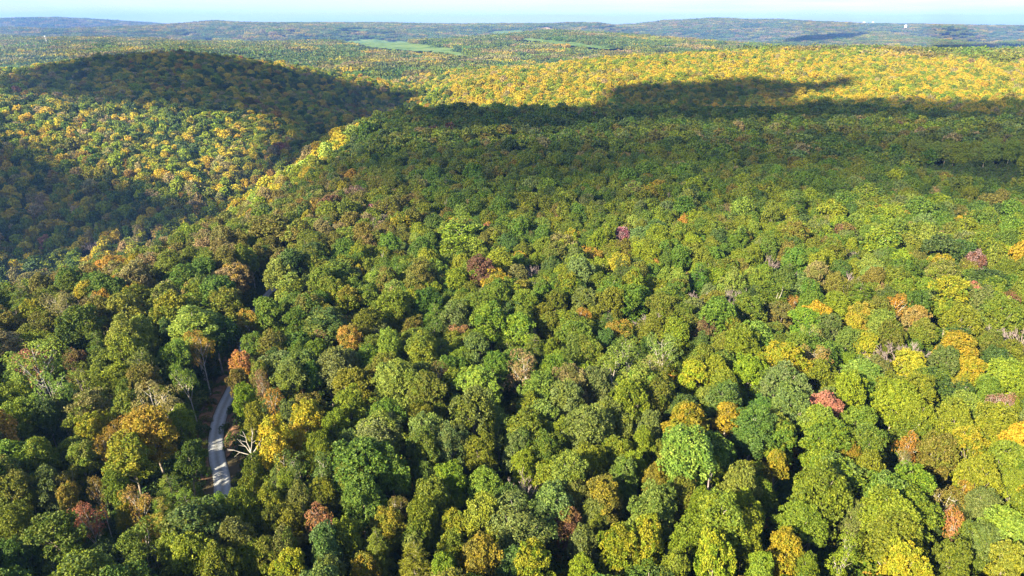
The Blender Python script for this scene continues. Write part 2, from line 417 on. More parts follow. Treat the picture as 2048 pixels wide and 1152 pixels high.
def twigs(r, H=18.0, R=4.0, gen=4):
    """a leafless crown: (trunk and limbs) and (fine twigs)"""
    big, fine = [], []
    z = np.linspace(-1.2, H * .45, 5)
    big.append(tube(np.stack([np.sin(z * .3) * .15, np.cos(z * .35) * .12, z], -1), np.linspace(.3, .2, 5), 6))
    def grow(p, d, ln, rad, g):
        e = p + d * ln + r.normal(size=3) * ln * .07
        m = (p + e) / 2 + r.normal(size=3) * ln * .06
        (big if g >= gen - 1 else fine).append(tube(np.array([p, m, e]), [rad, rad * .82, rad * .62], 5 if g >= gen - 1 else 3))
        if g == 0: return
        for k in range(4 if g < 3 else 3):
            dd = unit(d + unit(r.normal(size=3)) * .62 + np.array([0, 0, .10]))
            s = e if k < 2 else p + (e - p) * r.uniform(.45, .9)
            grow(s, dd, ln * r.uniform(.58, .78), rad * .66, g - 1)
    for k in range(4):
        a = 6.28 * k / 4 + r.normal() * .3; dv = unit(np.array([math.cos(a) * .6, math.sin(a) * .6, 1.0]))
        grow(np.array([0, 0, H * (.34 + .1 * k / 4)]), dv, R * .95, .17, gen)
    return joinm(big), joinm(fine)

def pine(r, H=19.0, R=3.2, per=26, size=.42):
    parts = []; z = np.linspace(-1.2, H, 8)
    parts.append(tube(np.stack([z * 0, z * 0, z], -1), .24 * (1 - .9 * np.clip(z / H, 0, 1)), 6))
    P, Q, K = [], [], []
    zz = H * .42
    while zz < H - .3:
        f = (H - zz) / (H * .58); w = R * (.18 + .82 * f ** .75)
        m = 6 if f > .3 else 4; a0 = r.uniform(0, 6.28)
        for k in range(m):
            a = a0 + 6.28 * k / m + r.normal() * .2; ln = w * r.uniform(.7, 1.1)
            e = np.array([math.cos(a) * ln, math.sin(a) * ln, zz + ln * .16 + r.normal() * .15]); s = np.array([0, 0, zz])
            parts.append(tube(np.array([s, (s + e) / 2 - np.array([0, 0, .1]), e]), [.06, .045, .02], 4))
            nt = max(3, int(ln * 4.2)); t = np.linspace(.3, 1.03, nt)[:, None]
            q = s + (e - s) * t + r.normal(size=(nt, 3)) * np.array([.28, .28, .07])
            P.append(q); Q.append(unit(np.tile(np.array([math.cos(a) * .5, math.sin(a) * .5, .9]), (nt, 1)) + r.normal(size=(nt, 3)) * .15)); K.append(np.full(nt, r.uniform()))
        zz += r.uniform(.75, 1.1)
    P, Q, K = np.vstack(P), np.vstack(Q), np.concatenate(K)
    v, f = leaves(P, Q, per, size, r, 1.5, .16)
    return joinm(parts), (v, f), np.repeat(K, per)

KINDS = {}                                    # kind -> list of (trunk mesh, crown mesh, height, crown width)
def face_attrs(n, K, r, per=6):
    m = n // per + 1
    return {'lr': .6 * np.repeat(r.uniform(size=m), per)[:n] + .4 * r.uniform(size=n), 'cr': K}
def make_kinds():
    for i in range(7):
        r = np.random.default_rng(100 + i); L = lobes_oak(r)
        P, Q, K = tuft_points(L, r, .52, .74, -.5, .86); per = 8
        v, f = leaves(P, Q, per, .37, r, .85, .66); K = np.repeat(K, per)
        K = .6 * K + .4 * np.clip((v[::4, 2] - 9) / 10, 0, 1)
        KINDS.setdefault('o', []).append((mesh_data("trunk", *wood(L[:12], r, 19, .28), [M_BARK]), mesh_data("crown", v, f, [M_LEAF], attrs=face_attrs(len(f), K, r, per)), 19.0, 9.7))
    for i in range(4):
        r = np.random.default_rng(200 + i); L = lobes_tall(r)
        P, Q, K = tuft_points(L, r, .46, .8, -.8); per = 6
        v, f = leaves(P, Q, per, .34, r, 1.1, .7); K = np.repeat(K, per)
        KINDS.setdefault('t', []).append((mesh_data("trunk", *wood(L, r, 22, .24, .45), [M_PALE]), mesh_data("crown", v, f, [M_LEAF], attrs=face_attrs(len(f), K, r)), 22.0, 6.8))
    for i in range(4):
        r = np.random.default_rng(300 + i); L = lobes_vase(r)
        P, Q, K = tuft_points(L, r, .62, 1.0, -.6, .72); per = 6
        v, f = leaves(P, Q, per, .30, r, 1.3, .55); K = np.repeat(K, per)
        KINDS.setdefault('f', []).append((mesh_data("trunk", *wood(L, r, 20, .24, .35, 3), [M_PALE]), mesh_data("crown", v, f, [M_LEAF], attrs=face_attrs(len(f), K, r)), 20.0, 9.4))
    for i in range(3):
        r = np.random.default_rng(400 + i); a, b = twigs(r, 18, 3.4, 4)
        KINDS.setdefault('b', []).append((mesh_data("trunk", *a, [M_TWIG]), mesh_data("crown", *b, [M_TWIG]), 17.5, 9.0))
    for i in range(3):
        r = np.random.default_rng(500 + i); a, b, K = pine(r, 19, 3.4, 22, .5)
        KINDS.setdefault('p', []).append((mesh_data("trunk", *a, [M_BARK]), mesh_data("crown", *b, [M_LEAF], attrs=face_attrs(len(b[1]), K, r)), 19.0, 7.0))
make_kinds()

# far, simpler trees: trunk and crown in one mesh; face counts fall with distance
FAR = []            # (mesh, height, width)
def simple_tree(name, L, H, seed, spacing, clump, per, size, mat, tr=.26):
    r = np.random.default_rng(seed)
    P, Q, K = tuft_points(L, r, spacing, clump)
    v, f = leaves(P, Q, per, size, r, 1.0, .75)
    tv, tf = wood(L[:4], r, H, tr, sides=4)
    return mesh_data(name, np.vstack([tv, v]), np.vstack([tf, f + len(tv)]), [mat, M_LEAF], np.concatenate([np.zeros(len(tf)), np.ones(len(f))]),
                     {'lr': r.uniform(size=len(tf) + len(f)), 'cr': np.concatenate([np.zeros(len(tf)), np.repeat(K, per)])})
for i in range(6):   # 0-5: middle distance, broad
    FAR.append((simple_tree("broad_trees", lobes_oak(np.random.default_rng(600 + i)), 19, 610 + i, .74, .95, 6, .52, M_BARK), 19., 9.7))
for i in range(3):   # 6-8: middle distance, tall and pale
    FAR.append((simple_tree("tall_trees", lobes_tall(np.random.default_rng(630 + i)), 22, 640 + i, .7, .85, 6, .46, M_PALE), 22., 6.8))
for i in range(2):   # 9-10 middle distance, bare
    a, b = twigs(np.random.default_rng(650 + i), 18, 3.4, 3)
    v, f = joinm([a, b]); FAR.append((mesh_data("bare_trees", v, f, [M_TWIG]), 17.5, 9.0))
for i in range(2):   # 11-12 pines
    r = np.random.default_rng(660 + i); a, b, K = pine(r, 19, 3.4, 6, 1.0)
    v, f = joinm([a, b]); n0 = len(a[1])
    FAR.append((mesh_data("pine_trees", v, f, [M_BARK, M_LEAF], np.concatenate([np.zeros(n0), np.ones(len(b[1]))]), {'lr': r.uniform(size=len(f)), 'cr': np.concatenate([np.zeros(n0), K])}), 19., 7.0))
for i in range(5):   # 13-17: far, broad
    FAR.append((simple_tree("distant_trees", lobes_oak(np.random.default_rng(670 + i)), 19, 680 + i, 1.5, 1.3, 4, 1.05, M_BARK), 19., 9.7))
for i in range(4):   # 18-21: stands of small trees, about 60 m across
    r = np.random.default_rng(700 + i); VV, KK, LL = [], [], []
    for gx_ in range(8):
        for gy_ in range(8):
            c = np.array([(gx_ - 3.5) * 7.6 + r.normal() * 2, (gy_ - 3.5) * 7.6 + r.normal() * 2, 0]); h = r.uniform(14, 20); w = r.uniform(3.4, 5)
            v_ = fib(22, r); v_ = v_[v_[:, 2] > -.5]
            P = c + np.array([0, 0, h - w]) + v_ * np.array([w, w, w * 1.1]) * r.uniform(.75, 1.05, (len(v_), 1))
            v, f = leaves(P, v_, 2, 3.6, r, 1.2, .8)
            VV.append((v, f)); KK.append(np.full(len(f), r.uniform()))
    v, f = joinm(VV); n = len(f)
    FAR.append((mesh_data("distant_stand", v, f, [M_LEAF], attrs={'lr': r.uniform(.3, .7, n), 'cr': np.concatenate(KK)}), 18., 60.))
# 22-23: shrubs
for i in range(2):
    r = np.random.default_rng(720 + i)
    L = [(np.array([r.normal() * .7, r.normal() * .7, r.uniform(.5, 1.4)]), r.uniform(.6, 1.0)) for _ in range(5)]
    P, Q, K = tuft_points(L, r, .5, .6, -.9); v, f = leaves(P, Q, 5, .36, r, 1.0)
    FAR.append((mesh_data("undergrowth_leaves", v, f, [M_LEAF], attrs=face_attrs(len(f), np.repeat(K, 5), r)), 2.2, 2.6))

# 24-33: fine-leaved trees that fill the near wood
for i in range(5): FAR.append((simple_tree("broad_trees", lobes_oak(np.random.default_rng(740 + i)), 19, 750 + i, .52, .74, 8, .37, M_BARK), 19., 9.7))
for i in range(2): FAR.append((simple_tree("tall_trees", lobes_tall(np.random.default_rng(760 + i)), 22, 765 + i, .46, .8, 6, .34, M_PALE), 22., 6.8))
for i in range(3): FAR.append((simple_tree("thin_leaved_trees", lobes_vase(np.random.default_rng(770 + i)), 20, 775 + i, .60, .95, 6, .30, M_PALE, .22), 20., 9.4))

# ------------------------------------------------------------------ colours of the leaves (what the leaves are, before the sunlit gain on the far slopes)
PAL = {'G': (.062, .112, .011), 'D': (.042, .076, .014), 'O': (.088, .118, .009), 'Y': (.124, .158, .008), 'L': (.128, .176, .024),
       'S': (.088, .124, .034), 'B': (.108, .102, .016), 'K': (.250, .196, .011), 'A': (.240, .150, .020), 'R': (.235, .110, .065),
       'M': (.105, .054, .032), 'P': (.190, .125, .125), 'T': (.170, .142, .055), 'E': (.230, .070, .095)}
WORD = {'G': 'mid green', 'D': 'dark green', 'O': 'olive green', 'Y': 'yellow-green', 'L': 'pale green', 'S': 'grey-green', 'B': 'brownish olive', 'K': 'golden yellow',
        'A': 'orange', 'R': 'coral red', 'M': 'maroon', 'P': 'purple-grey', 'T': 'tan', 'E': 'magenta pink'}

# ------------------------------------------------------------------ single trees: place in the photograph, crown width, leaf colours (main, second), kind
TREES = """
20 905 90 YL o;85 905 62 GY o;160 910 72 OB o;200 888 48 AK f;265 905 96 YK o;310 850 92 KA o;370 902 58 GD o;320 962 76 GY p;100 965 56 SO o;138 965 40 BK f
20 978 72 OB o;185 990 46 BA f;235 985 56 OY o;190 1008 48 RA f;285 1003 68 AR f;375 1000 52 LY f;412 985 24 GO p;335 1030 58 OA p;112 1050 100 GO o;80 1062 50 KY f
22 1042 74 OY o;38 1110 84 DG o;130 1000 48 BA o;158 1140 84 Y o;338 1098 66 OY o;400 1096 88 YO o;425 1142 92 YG o;436 1008 60 OL o;482 1018 74 YO o;494 940 52 YG o
490 1068 78 OS o;492 1116 62 OY o;250 1040 40 OK o;300 1050 34 AO f;548 890 56 KY t;594 884 62 KA o;648 896 54 YO o;562 930 62 SL f;640 934 62 SO f;700 886 46 SG o
735 905 54 OY o;790 945 80 GL o;842 890 72 GO o;852 952 54 DG o;900 950 72 YG o;905 884 62 SB o;958 902 68 OY o;976 960 68 LO o;965 1030 84 YL o;1008 990 54 SG o
530 992 54 YG o;574 966 52 YO o;585 1006 58 SO o;640 976 62 OY o;690 970 62 OB o;722 986 52 BO o;655 1020 70 RA f;546 1046 54 OG o;590 1050 72 OY o;700 1056 72 OY o
765 1030 72 OK o;790 1000 46 BM f;755 1078 64 OL p;660 1090 78 SG o;575 1086 62 OT o;528 1110 64 OB o;575 1138 64 YK o;670 1130 72 SO o;730 1142 62 OK o;830 1030 72 OY o
842 1056 62 OB o;830 1090 48 LS o;822 1124 72 YO p;900 1050 54 OK o;905 1100 62 YG o;965 1106 78 BK o;886 1140 62 OY o;1012 1130 64 SG o;1040 890 64 SG o;1092 888 78 GY o
1050 930 64 YO o;1040 958 60 RP b;1036 1002 56 GS o;1130 950 62 LY t;1142 990 64 OS o;1090 1012 92 SL o;1176 925 78 OY o;1245 895 74 YG o;1272 926 54 Y o;1294 888 46 YO o
1246 945 58 GS o;1358 905 98 LG t;1326 932 62 BO o;1210 1000 82 BK o;1322 966 58 BK o;1370 986 68 BY o;1300 1014 92 LG o;1402 1010 64 OY o;1186 1030 54 OS o;1140 1044 58 MA o
1170 1080 58 SO o;1080 1118 84 YK o;1235 1095 92 YK o;1302 1080 78 YK o;1168 1140 64 Y o;1370 1060 82 YO o;1440 1040 78 YG t;1490 1062 72 YO o;1482 1012 64 YO o;1480 970 82 LO o
1350 1140 64 YL o;1432 1120 86 YK o;1515 1134 64 YL o;1640 872 92 YG o;1555 930 48 KO o;1715 880 74 OG o;1702 914 44 YA o;1640 976 112 OY o;1745 940 64 YO o;1810 955 88 YG o
1816 922 44 ST f;1820 890 48 AO f;1880 900 78 BO o;1940 890 74 OK o;1945 946 78 YO o;2015 916 84 YL o;1926 966 46 AK f;1893 986 72 BT f;1976 1004 64 SD o;2030 976 56 YO o
1920 1036 50 AR f;1800 1030 104 YO o;1788 1086 104 YO o;1702 1022 54 SG o;1590 1050 84 OY o;1556 1090 80 KY o;1685 1100 74 YO f;1616 1144 60 YO o;1832 1128 92 KY o;1902 1110 74 OY o
1960 1080 78 OS o;2004 1058 98 LY o;2012 1130 74 YL o;45 600 62 GO p;70 616 54 YK o;125 602 66 TB f;30 620 48 PT b;16 646 62 BO o;52 640 42 PE b;95 640 66 OB o
165 640 82 OG o;128 582 40 P b;200 610 66 OT o;156 610 44 PR b;255 616 82 BK o;272 590 64 YG o;350 606 86 OK o;450 600 74 OB o;270 640 48 GO o;322 640 50 SD p
386 636 80 LY t;460 640 74 DG o;342 656 44 DS o;50 680 62 OY o;135 670 62 DO o;290 656 44 LY t;230 670 52 LY t;194 690 54 GO p;250 700 82 OY o;70 716 100 LY f
150 722 48 MB o;164 742 54 LY f;206 730 68 LY o;115 770 78 LS f;290 710 62 LO f;350 710 64 OG o;402 684 54 AK f;410 735 56 GL f;290 750 64 BO o;250 776 44 OB o
310 800 90 TB f;12 790 74 YO o;30 826 78 YL o;95 826 54 DG o;120 800 54 SO o;160 822 92 OT o;188 846 62 KY o;222 850 54 AO f;366 850 56 OY o;496 644 54 OA o
502 690 50 OG o;482 722 52 AR o;478 752 42 BO o;488 786 46 YO o;514 832 50 YO o;530 620 64 OG o;592 640 58 OG o;572 590 54 LY f;592 610 54 GO o;650 630 44 YO o
610 660 44 KY o;640 664 40 RB f;695 600 62 YA o;736 590 50 OG o;786 606 74 OY o;720 640 64 OY o;802 630 48 YO o;850 600 62 GD o;862 630 54 GO p;960 610 82 OG o
910 632 62 SG o;930 656 44 RA f;986 640 78 GY o;822 656 58 BO o;755 656 50 SG o;760 674 34 YL t;700 676 54 AO o;782 672 40 DS o;546 690 64 OB o;520 690 46 YO o
600 702 46 GO o;632 700 46 OY o;680 720 88 SO o;790 690 44 LY t;742 690 54 GO o;846 690 54 YG t;882 700 58 GO p;920 720 50 OY o;960 700 64 SO o;580 740 68 OS o
630 756 44 G o;690 764 74 YO o;662 744 54 OB o;760 736 64 BO o;790 760 88 LO o;842 740 58 GS o;880 746 44 BM f;852 780 74 OB o;960 768 92 LY o;940 832 104 OS o
540 810 50 AK f;575 826 54 SO o;620 830 64 KO o;702 810 74 OY o;660 852 54 YO o;770 830 64 OG o;830 826 74 YO o;760 852 54 KY o;850 858 74 SL o;526 762 34 RB f
1000 730 54 GO o;1002 850 54 SO o;1050 600 68 GY o;1040 650 64 YG o;1086 632 48 OY o;1110 600 54 OG o;1148 622 40 AK f;1166 600 58 OS o;1150 656 68 OG o;1062 660 48 SP o
1206 650 54 GD p;1212 602 64 OY o;1270 590 74 GO o;1320 606 64 OB o;1366 622 54 OB o;1425 630 78 G o;1395 592 42 PT b;1470 590 50 PE b;1420 602 52 OB o;1500 610 74 OG o
1410 660 54 MT o;1460 660 48 OY o;1520 668 64 LG o;1376 652 54 OB o;1300 650 64 OY o;1242 664 54 OA o;1262 692 84 L f;1326 690 74 LS f;1214 682 44 DS o;1224 722 62 LO f
1290 726 54 LT f;1400 692 50 DG o;1440 690 54 OB o;1490 690 74 YO o;1140 702 54 LG o;1172 696 58 OB o;1060 692 54 GO p;1100 700 40 YO o;1055 730 82 TM f;1110 736 64 GY o
1080 770 78 LG o;1140 760 82 TO o;1200 766 82 SD o;1260 802 82 OY o;1312 790 74 OB o;1390 746 68 YK o;1432 746 54 Y o;1496 736 74 YO o;1450 790 82 SG o;1412 802 54 LG o
1370 836 84 YK o;1456 826 64 KB o;1230 826 82 OS o;1140 802 78 SO o;1070 812 68 OY o;1100 832 74 LS o;1180 846 88 SL o;1300 850 54 SO o;1128 862 54 YO o;1524 812 56 GD o
1504 850 60 DG t;1562 626 54 BS o;1590 602 40 AB f;1622 600 50 GO o;1670 606 58 YO o;1716 590 58 YG p;1726 626 54 AO o;1790 600 62 AB f;1830 606 64 G o;1766 616 58 OB o
1610 640 58 GY o;1622 668 44 LT f;1662 650 54 SG o;1706 650 40 KA o;1690 682 48 LG o;1756 646 64 LG o;1832 632 58 TA o;1910 590 86 OK o;1930 640 78 YO o;2000 600 62 MB f
2012 626 68 OG o;1996 656 56 EP b;1780 670 64 OB o;1850 662 54 OB o;1732 690 54 YK o;1808 690 90 P b;1640 702 58 TA f;1590 696 58 GO o;1550 692 46 GO o;1920 696 88 KO o
1982 690 54 BO o;2030 702 54 YB o;1880 722 64 SG o;1822 726 68 KO o;1956 736 58 YK o;2022 750 78 YL o;1566 716 78 YK o;1560 762 84 SG o;1640 746 74 OY o;1720 736 78 LG o
1752 740 54 SB o;1702 772 68 YO o;1786 770 68 YG o;1852 786 68 YG o;1790 802 82 Y o;1840 828 64 YO o;1930 772 46 KT f;1980 780 58 OL o;1992 792 48 RP f;1930 812 68 LS o
1986 830 78 YO o;1920 842 82 YO o;1590 816 84 SO o;1660 802 54 SL o;1642 840 70 YL o;1720 840 74 OL o;2040 812 54 YO o
"""
TREES = [tuple(e.split()) for row in TREES.strip().split('\n') for e in row.split(';') if e.strip()]
LANDMARKS = [((445, 880), 'gravel road'), ((500, 885), 'white dead snag'), ((265, 1100), 'pale road bend'), ((655, 1020), 'coral red tree'), ((1040, 958), 'reddish bare tree'),
             ((1418, 955), 'broken trunk'), ((1808, 690), 'big bare tree'), ((1996, 656), 'pink bare tree'), ((310, 850), 'golden roadside tree'), ((610, 660), 'round yellow tree'),
             ((1295, 690), 'pale thin-leaved pair'), ((1470, 590), 'purple bare tree'), ((1832, 1128), 'bright yellow tree'), ((1140, 1044), 'maroon tree'), ((70, 716), 'pale thin-leaved giant'),
             ((930, 656), 'small coral tree'), ((1992, 792), 'pinkish red tree'), ((1055, 730), 'tan thin-leaved tree'), ((960, 768), 'pale domed tree'), ((128, 582), 'grey bare tree')]
OWN = {(655, 1020): 'coral red thin-leaved tree standing alone among olive crowns', (1040, 958): 'reddish bare-topped tree between green crowns', (1808, 690): 'biggest leafless grey-purple tree, spreading white limbs',
       (1996, 656): 'magenta pink half-bare tree near the picture\'s edge', (310, 850): 'broad golden yellow tree beside the shaded gravel road', (610, 660): 'small round bright yellow tree on the road\'s far side',
       (1832, 1128): 'bright yellow tree at the very bottom of the picture', (1140, 1044): 'dark maroon and rust tree in a shaded hollow', (70, 716): 'large pale green thin-leaved tree with forked pale limbs',
       (930, 656): 'small coral red tree in the middle of green crowns', (1992, 792): 'pinkish red tree over a yellow-green crown', (1055, 730): 'tan and rust thin-leaved tree among green crowns',
       (960, 768): 'pale yellow-green domed tree beside a dark gap', (128, 582): 'grey leafless tree on the edge of the gorge', (1470, 590): 'round purple leafless tree above a big green dome',
       (1262, 692): 'pale green thin-leaved tree, wider one of a pair', (1326, 690): 'grey-limbed thin-leaved tree, slimmer one of a pale pair'}
FORM = {'o': 'broad-crowned', 't': 'tall narrow', 'f': 'thin-leaved', 'b': 'leafless', 'p': 'pine-like'}
TINGE = {'G': 'green', 'D': 'dark', 'O': 'olive', 'Y': 'lime', 'L': 'pale', 'S': 'grey', 'B': 'brown', 'K': 'gold', 'A': 'orange', 'R': 'red', 'M': 'maroon', 'P': 'purple', 'T': 'tan', 'E': 'pink'}
ORD = ['nearest', 'second', 'third', 'fourth', 'fifth', 'sixth', 'seventh', 'eighth', 'ninth', 'tenth', 'eleventh', 'twelfth']

hero = []
r0 = np.random.default_rng(11)
for e in TREES:
    px, py, w, cc, kd = float(e[0]), float(e[1]), float(e[2]), e[3], e[4]
    t = 150.0; H = 18.0
    hj = r0.uniform(.94, 1.08)
    for _ in range(8):
        zt = 16.0 if kd != 't' else 18.0
        d = ray(px, py)
        zg = gz(d[0] * t, d[1] * t)
        dia = w * 1.05 * t / FPX
        H = {'o': 10.2 + .85 * dia, 't': 14 + .9 * dia, 'f': 12 + .8 * dia, 'b': 11.5 + .75 * dia, 'p': 11 + .8 * dia}[kd] * hj
        H = min(H, 23.0)
        t = (CAMZ - (zg + H * .80)) / -d[2]
    k = int(r0.integers(len(KINDS[kd])))
    hero.append(dict(px=px, py=py, x=d[0] * t, y=d[1] * t, z=zg, H=H, dia=dia, cc=cc, kd=kd, var=k, t=t))
# a tree may not stand in the road: slide its foot aside
for h in hero:
    dd = np.hypot(RL[:, 0] - h['x'], RL[:, 1] - h['y']); k = int(np.argmin(dd))
    if dd[k] < 4.2:
        v = np.array([h['x'], h['y']]) - RL[k]; v = v / max(np.linalg.norm(v), .01) * 4.2
        h['x'], h['y'] = RL[k] + v; h['z'] = gz(h['x'], h['y'])

def colour_of(cc):
    a = WORD[cc[0]]
    if len(cc) > 1 and cc[1] != cc[0] and TINGE[cc[1]] not in a: a += ' ' + TINGE[cc[1]] + '-tinged'
    return a
buckets = {}
for h in hero:
    key = (int(h['px']), int(h['py']))
    if key in OWN: h['label'] = OWN[key]; continue
    (lx, ly), ln = min(LANDMARKS, key=lambda L: math.hypot(L[0][0] - h['px'], (L[0][1] - h['py']) * 1.3))
    dx, dy = h['px'] - lx, (h['py'] - ly) * 1.3
    side = ('right of' if dx > 0 else 'left of') if abs(dx) > abs(dy) else ('in front of' if dy > 0 else 'beyond')
    buckets.setdefault((colour_of(h['cc']), FORM[h['kd']], side, ln), []).append((math.hypot(dx, dy), h))
for (col, form, side, ln), L in buckets.items():
    L.sort(key=lambda a: a[0])
    for k, (_, h) in enumerate(L):
        o_ = '' if len(L) == 1 else ORD[k] + ' '
        h['label'] = f"{o_}{col} {form} tree {side} the {ln}"

NAMES = {'o': 'broadleaf_tree', 't': 'tall_tree', 'f': 'thin_leaved_tree', 'b': 'bare_tree', 'p': 'pine_tree'}
for h in hero:
    tm, cm, H0, W0 = KINDS[h['kd']][h['var']]
    e = bpy.data.objects.new(NAMES[h['kd']], None); C.objects.link(e); e.empty_display_size = 1
    e.location = (h['x'], h['y'], h['z'])
    s = h['dia'] / W0; sz = h['H'] / H0
    q_ = r0.uniform(.84, 1.16); e.scale = (s * q_, s / q_, sz * r0.uniform(.96, 1.05))
    e.rotation_euler = (r0.normal() * .05, r0.normal() * .05, r0.uniform(0, 6.28))
    tag(e, h['label'], 'tree', 'single trees of the near wood')
    tr = bpy.data.objects.new('trunk', tm); C.objects.link(tr); tr.parent = e
    cr = bpy.data.objects.new('crown', cm); C.objects.link(cr); cr.parent = e
    a, b = PAL[h['cc'][0]], PAL[h['cc'][-1]]
    j = r0.uniform(.88, 1.14, 3) * r0.uniform(.88, 1.14)
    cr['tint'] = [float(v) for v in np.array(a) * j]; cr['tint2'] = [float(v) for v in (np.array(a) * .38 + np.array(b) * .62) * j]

# ------------------------------------------------------------------ the rest of the wood
def hexgrid(x0, x1, y0, y1, s, jit, r):
    xs = np.arange(x0, x1, s); ys = np.arange(y0, y1, s * .866)
    X, Y = np.meshgrid(xs, ys); X = X + (np.arange(len(ys)) % 2)[:, None] * s * .5
    X = X + r.uniform(-jit, jit, X.shape) * s; Y = Y + r.uniform(-jit, jit, Y.shape) * s
    return X.ravel(), Y.ravel()
def inpoly(px, py, poly):
    c = np.zeros(len(px), bool); n = len(poly)
    for i in range(n):
        x1, y1 = poly[i]; x2, y2 = poly[(i + 1) % n]
        if y1 == y2: continue
        k = ((y1 > py) != (y2 > py)) & (px < (x2 - x1) * (py - y1) / (y2 - y1) + x1)
        c ^= k
    return c
def snoise(x, y, s, seed):
    r = np.random.default_rng(seed); o = 0
    for k in range(5):
        a = r.uniform(0, 6.28); f = (1.0 + .7 * k) / s
        o = o + np.sin((x * math.cos(a) + y * math.sin(a)) * f * 6.28 + r.uniform(0, 6.28)) / (1 + .5 * k)
    return o / 2.2
def pick_stands(codes, x, y, s, r, seed, k=.6):
    ks = list(codes); w = np.array([codes[q] for q in ks], float); w = np.cumsum(w / w.sum())
    q = k * snoise(x, y, s, seed) + k * .6 * snoise(x, y, s * .3, seed + 1) + (1 - k) * r.normal(size=len(x)) * 1.1
    u = np.argsort(np.argsort(q)) / max(len(q), 1)
    return np.array(ks)[np.minimum(np.searchsorted(w, u), len(ks) - 1)]
def pick(codes, n, r):
    ks = list(codes); w = np.array([codes[k] for k in ks], float); w /= w.sum()
    return r.choice(ks, n, p=w)

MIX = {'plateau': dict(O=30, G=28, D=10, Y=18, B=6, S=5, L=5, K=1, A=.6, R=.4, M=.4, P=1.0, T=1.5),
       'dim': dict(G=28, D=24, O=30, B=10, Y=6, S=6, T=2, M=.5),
       'edge': dict(B=30, O=26, G=14, T=12, K=4, Y=6, A=2, P=3, D=5),
       'hill': dict(D=16, G=14, O=16, Y=18, K=22, T=7, B=5, A=3, R=.5),
       'gold': dict(G=5, O=22, Y=18, K=46, T=5, B=5),
       'far': dict(D=18, G=14, S=6, O=22, T=14, B=14, K=7, Y=5)}
# noted trees farther out
NOTES = """925 478 74 YL 7;905 505 60 YO 1;950 500 50 YL 6;1243 465 34 EP 0;1228 478 22 PT 9;690 525 34 LY 7;728 500 34 YL 6;830 545 38 LY 8;808 522 30 LY 6;580 575 50 YL 7;700 470 40 LY 6
1545 508 34 PT 9;1580 530 40 MP 10;1760 416 26 AK 1;1810 427 24 KA 2;1625 480 26 AY 6;1650 475 26 MB 3;1585 465 48 LY 7;1765 490 60 LY 7;1815 480 40 LY 6;1860 475 26 KY 2;1883 468 26 LT 8;1905 470 22 LY 6
1700 545 40 RT 9;1730 510 30 PT 10;1950 515 40 MP 4;1970 530 36 LT 9;2010 525 36 KO 12;1880 520 40 YK 3;1880 500 60 D 4;1920 500 50 D 5;2030 445 22 RM 1;800 450 50 KO 2;745 412 22 EP 1;660 415 50 BM 3;640 415 40 BA 1;975 447 24 EA 2
910 445 34 YK 1;1115 432 22 M 2;1040 505 24 AK 6;1065 525 34 PS 9;1120 490 52 YT 3;1145 462 30 KO 4;500 505 24 LY 7;340 510 36 LY 1;60 560 60 TB 3;120 585 40 PT 9;330 590 60 TO 3;230 545 50 TB 4;185 490 34 TP 9
540 460 80 BO 2;600 470 60 BO 3;790 440 40 BO 1;850 425 40 YG 5;890 390 36 YG 4;1050 400 40 OY 1;1140 400 40 YL 2;1840 425 60 G 4;1975 445 50 YG 3;1800 410 40 DS 2;1690 460 40 BM 5"""
NOTES = [e.split() for row in NOTES.split('\n') for e in row.split(';')]

GAPS = [(1465, 905, 7.0), (1490, 930, 6), (890, 800, 4.5), (375, 760, 6), (420, 700, 5), (515, 600, 5.5), (530, 575, 6), (480, 660, 5), (400, 930, 5), (420, 800, 4), (1290, 755, 4), (1560, 950, 5), (1930, 1075, 4), (1710, 1130, 4)]
gapxy = []
GAPS.append((502, 900, 6.5)); GAPS.append((490, 930, 5.0))
for a in GAPS:
    q = hit(a[0], a[1], 9.0); gapxy.append((q[0], q[1], a[2]))

FIELDS = [[(668, 82), (740, 76), (830, 82), (905, 92), (960, 116), (970, 124), (880, 112), (790, 104), (720, 96)],
          [(960, 64), (1040, 57), (1060, 62), (1000, 72)], [(1000, 80), (1060, 72), (1150, 80), (1240, 94), (1300, 102), (1200, 102), (1110, 92)],
          [(690, 56), (760, 56), (730, 64), (670, 62)], [(735, 66), (830, 64), (790, 69)]]
PINEF = [[(400, 108), (700, 92), (760, 120), (520, 128)], [(1060, 72), (1230, 76), (1380, 92), (1180, 96), (1080, 84)]]

pts = []     # (x, y, z, variant, sx, sz, tint, tint2, mass)
def add_pts(x, y, v, sx, sz, c1, c2, mass, r, dz=0.0):
    z = ground(x, y) + dz
    pts.append((x, y, z, v, sx, sz, c1, c2, np.full(len(x), mass)))
def tint_arr(codes, r, jit=.13):
    b = np.array([PAL[c] for c in codes]); n = len(b)
    return b * r.uniform(1 - jit, 1 + jit, (n, 3)) * r.uniform(1 - jit, 1 + jit, (n, 1))

rs = np.random.default_rng(21)
hx = np.array([h['x'] for h in hero]); hy = np.array([h['y'] for h in hero]); hd = np.array([h['dia'] for h in hero])
# near and middle distance, out to about 1400 m
X, Y = [], []
for (y0, y1, s, jit) in ((-40, 430, 5.3, .36), (430, 1450, 6.2, .38)):
    a, b = hexgrid(-1250 if y1 > 500 else -520, 1250 if y1 > 500 else 480, y0, y1, s, jit, rs); X.append(a); Y.append(b)
X = np.concatenate(X); Y = np.concatenate(Y); R_ = np.hypot(X, Y)
keep = (R_ < 1430) & (R_ > 22) & ((np.abs(X) < .80 * Y + 45) | ((R_ < 200) & (X < 0) & (Y > -20)))
X, Y = X[keep], Y[keep]
Z = ground(X, Y); PX, PY = to_px(X, Y, Z + CAN)
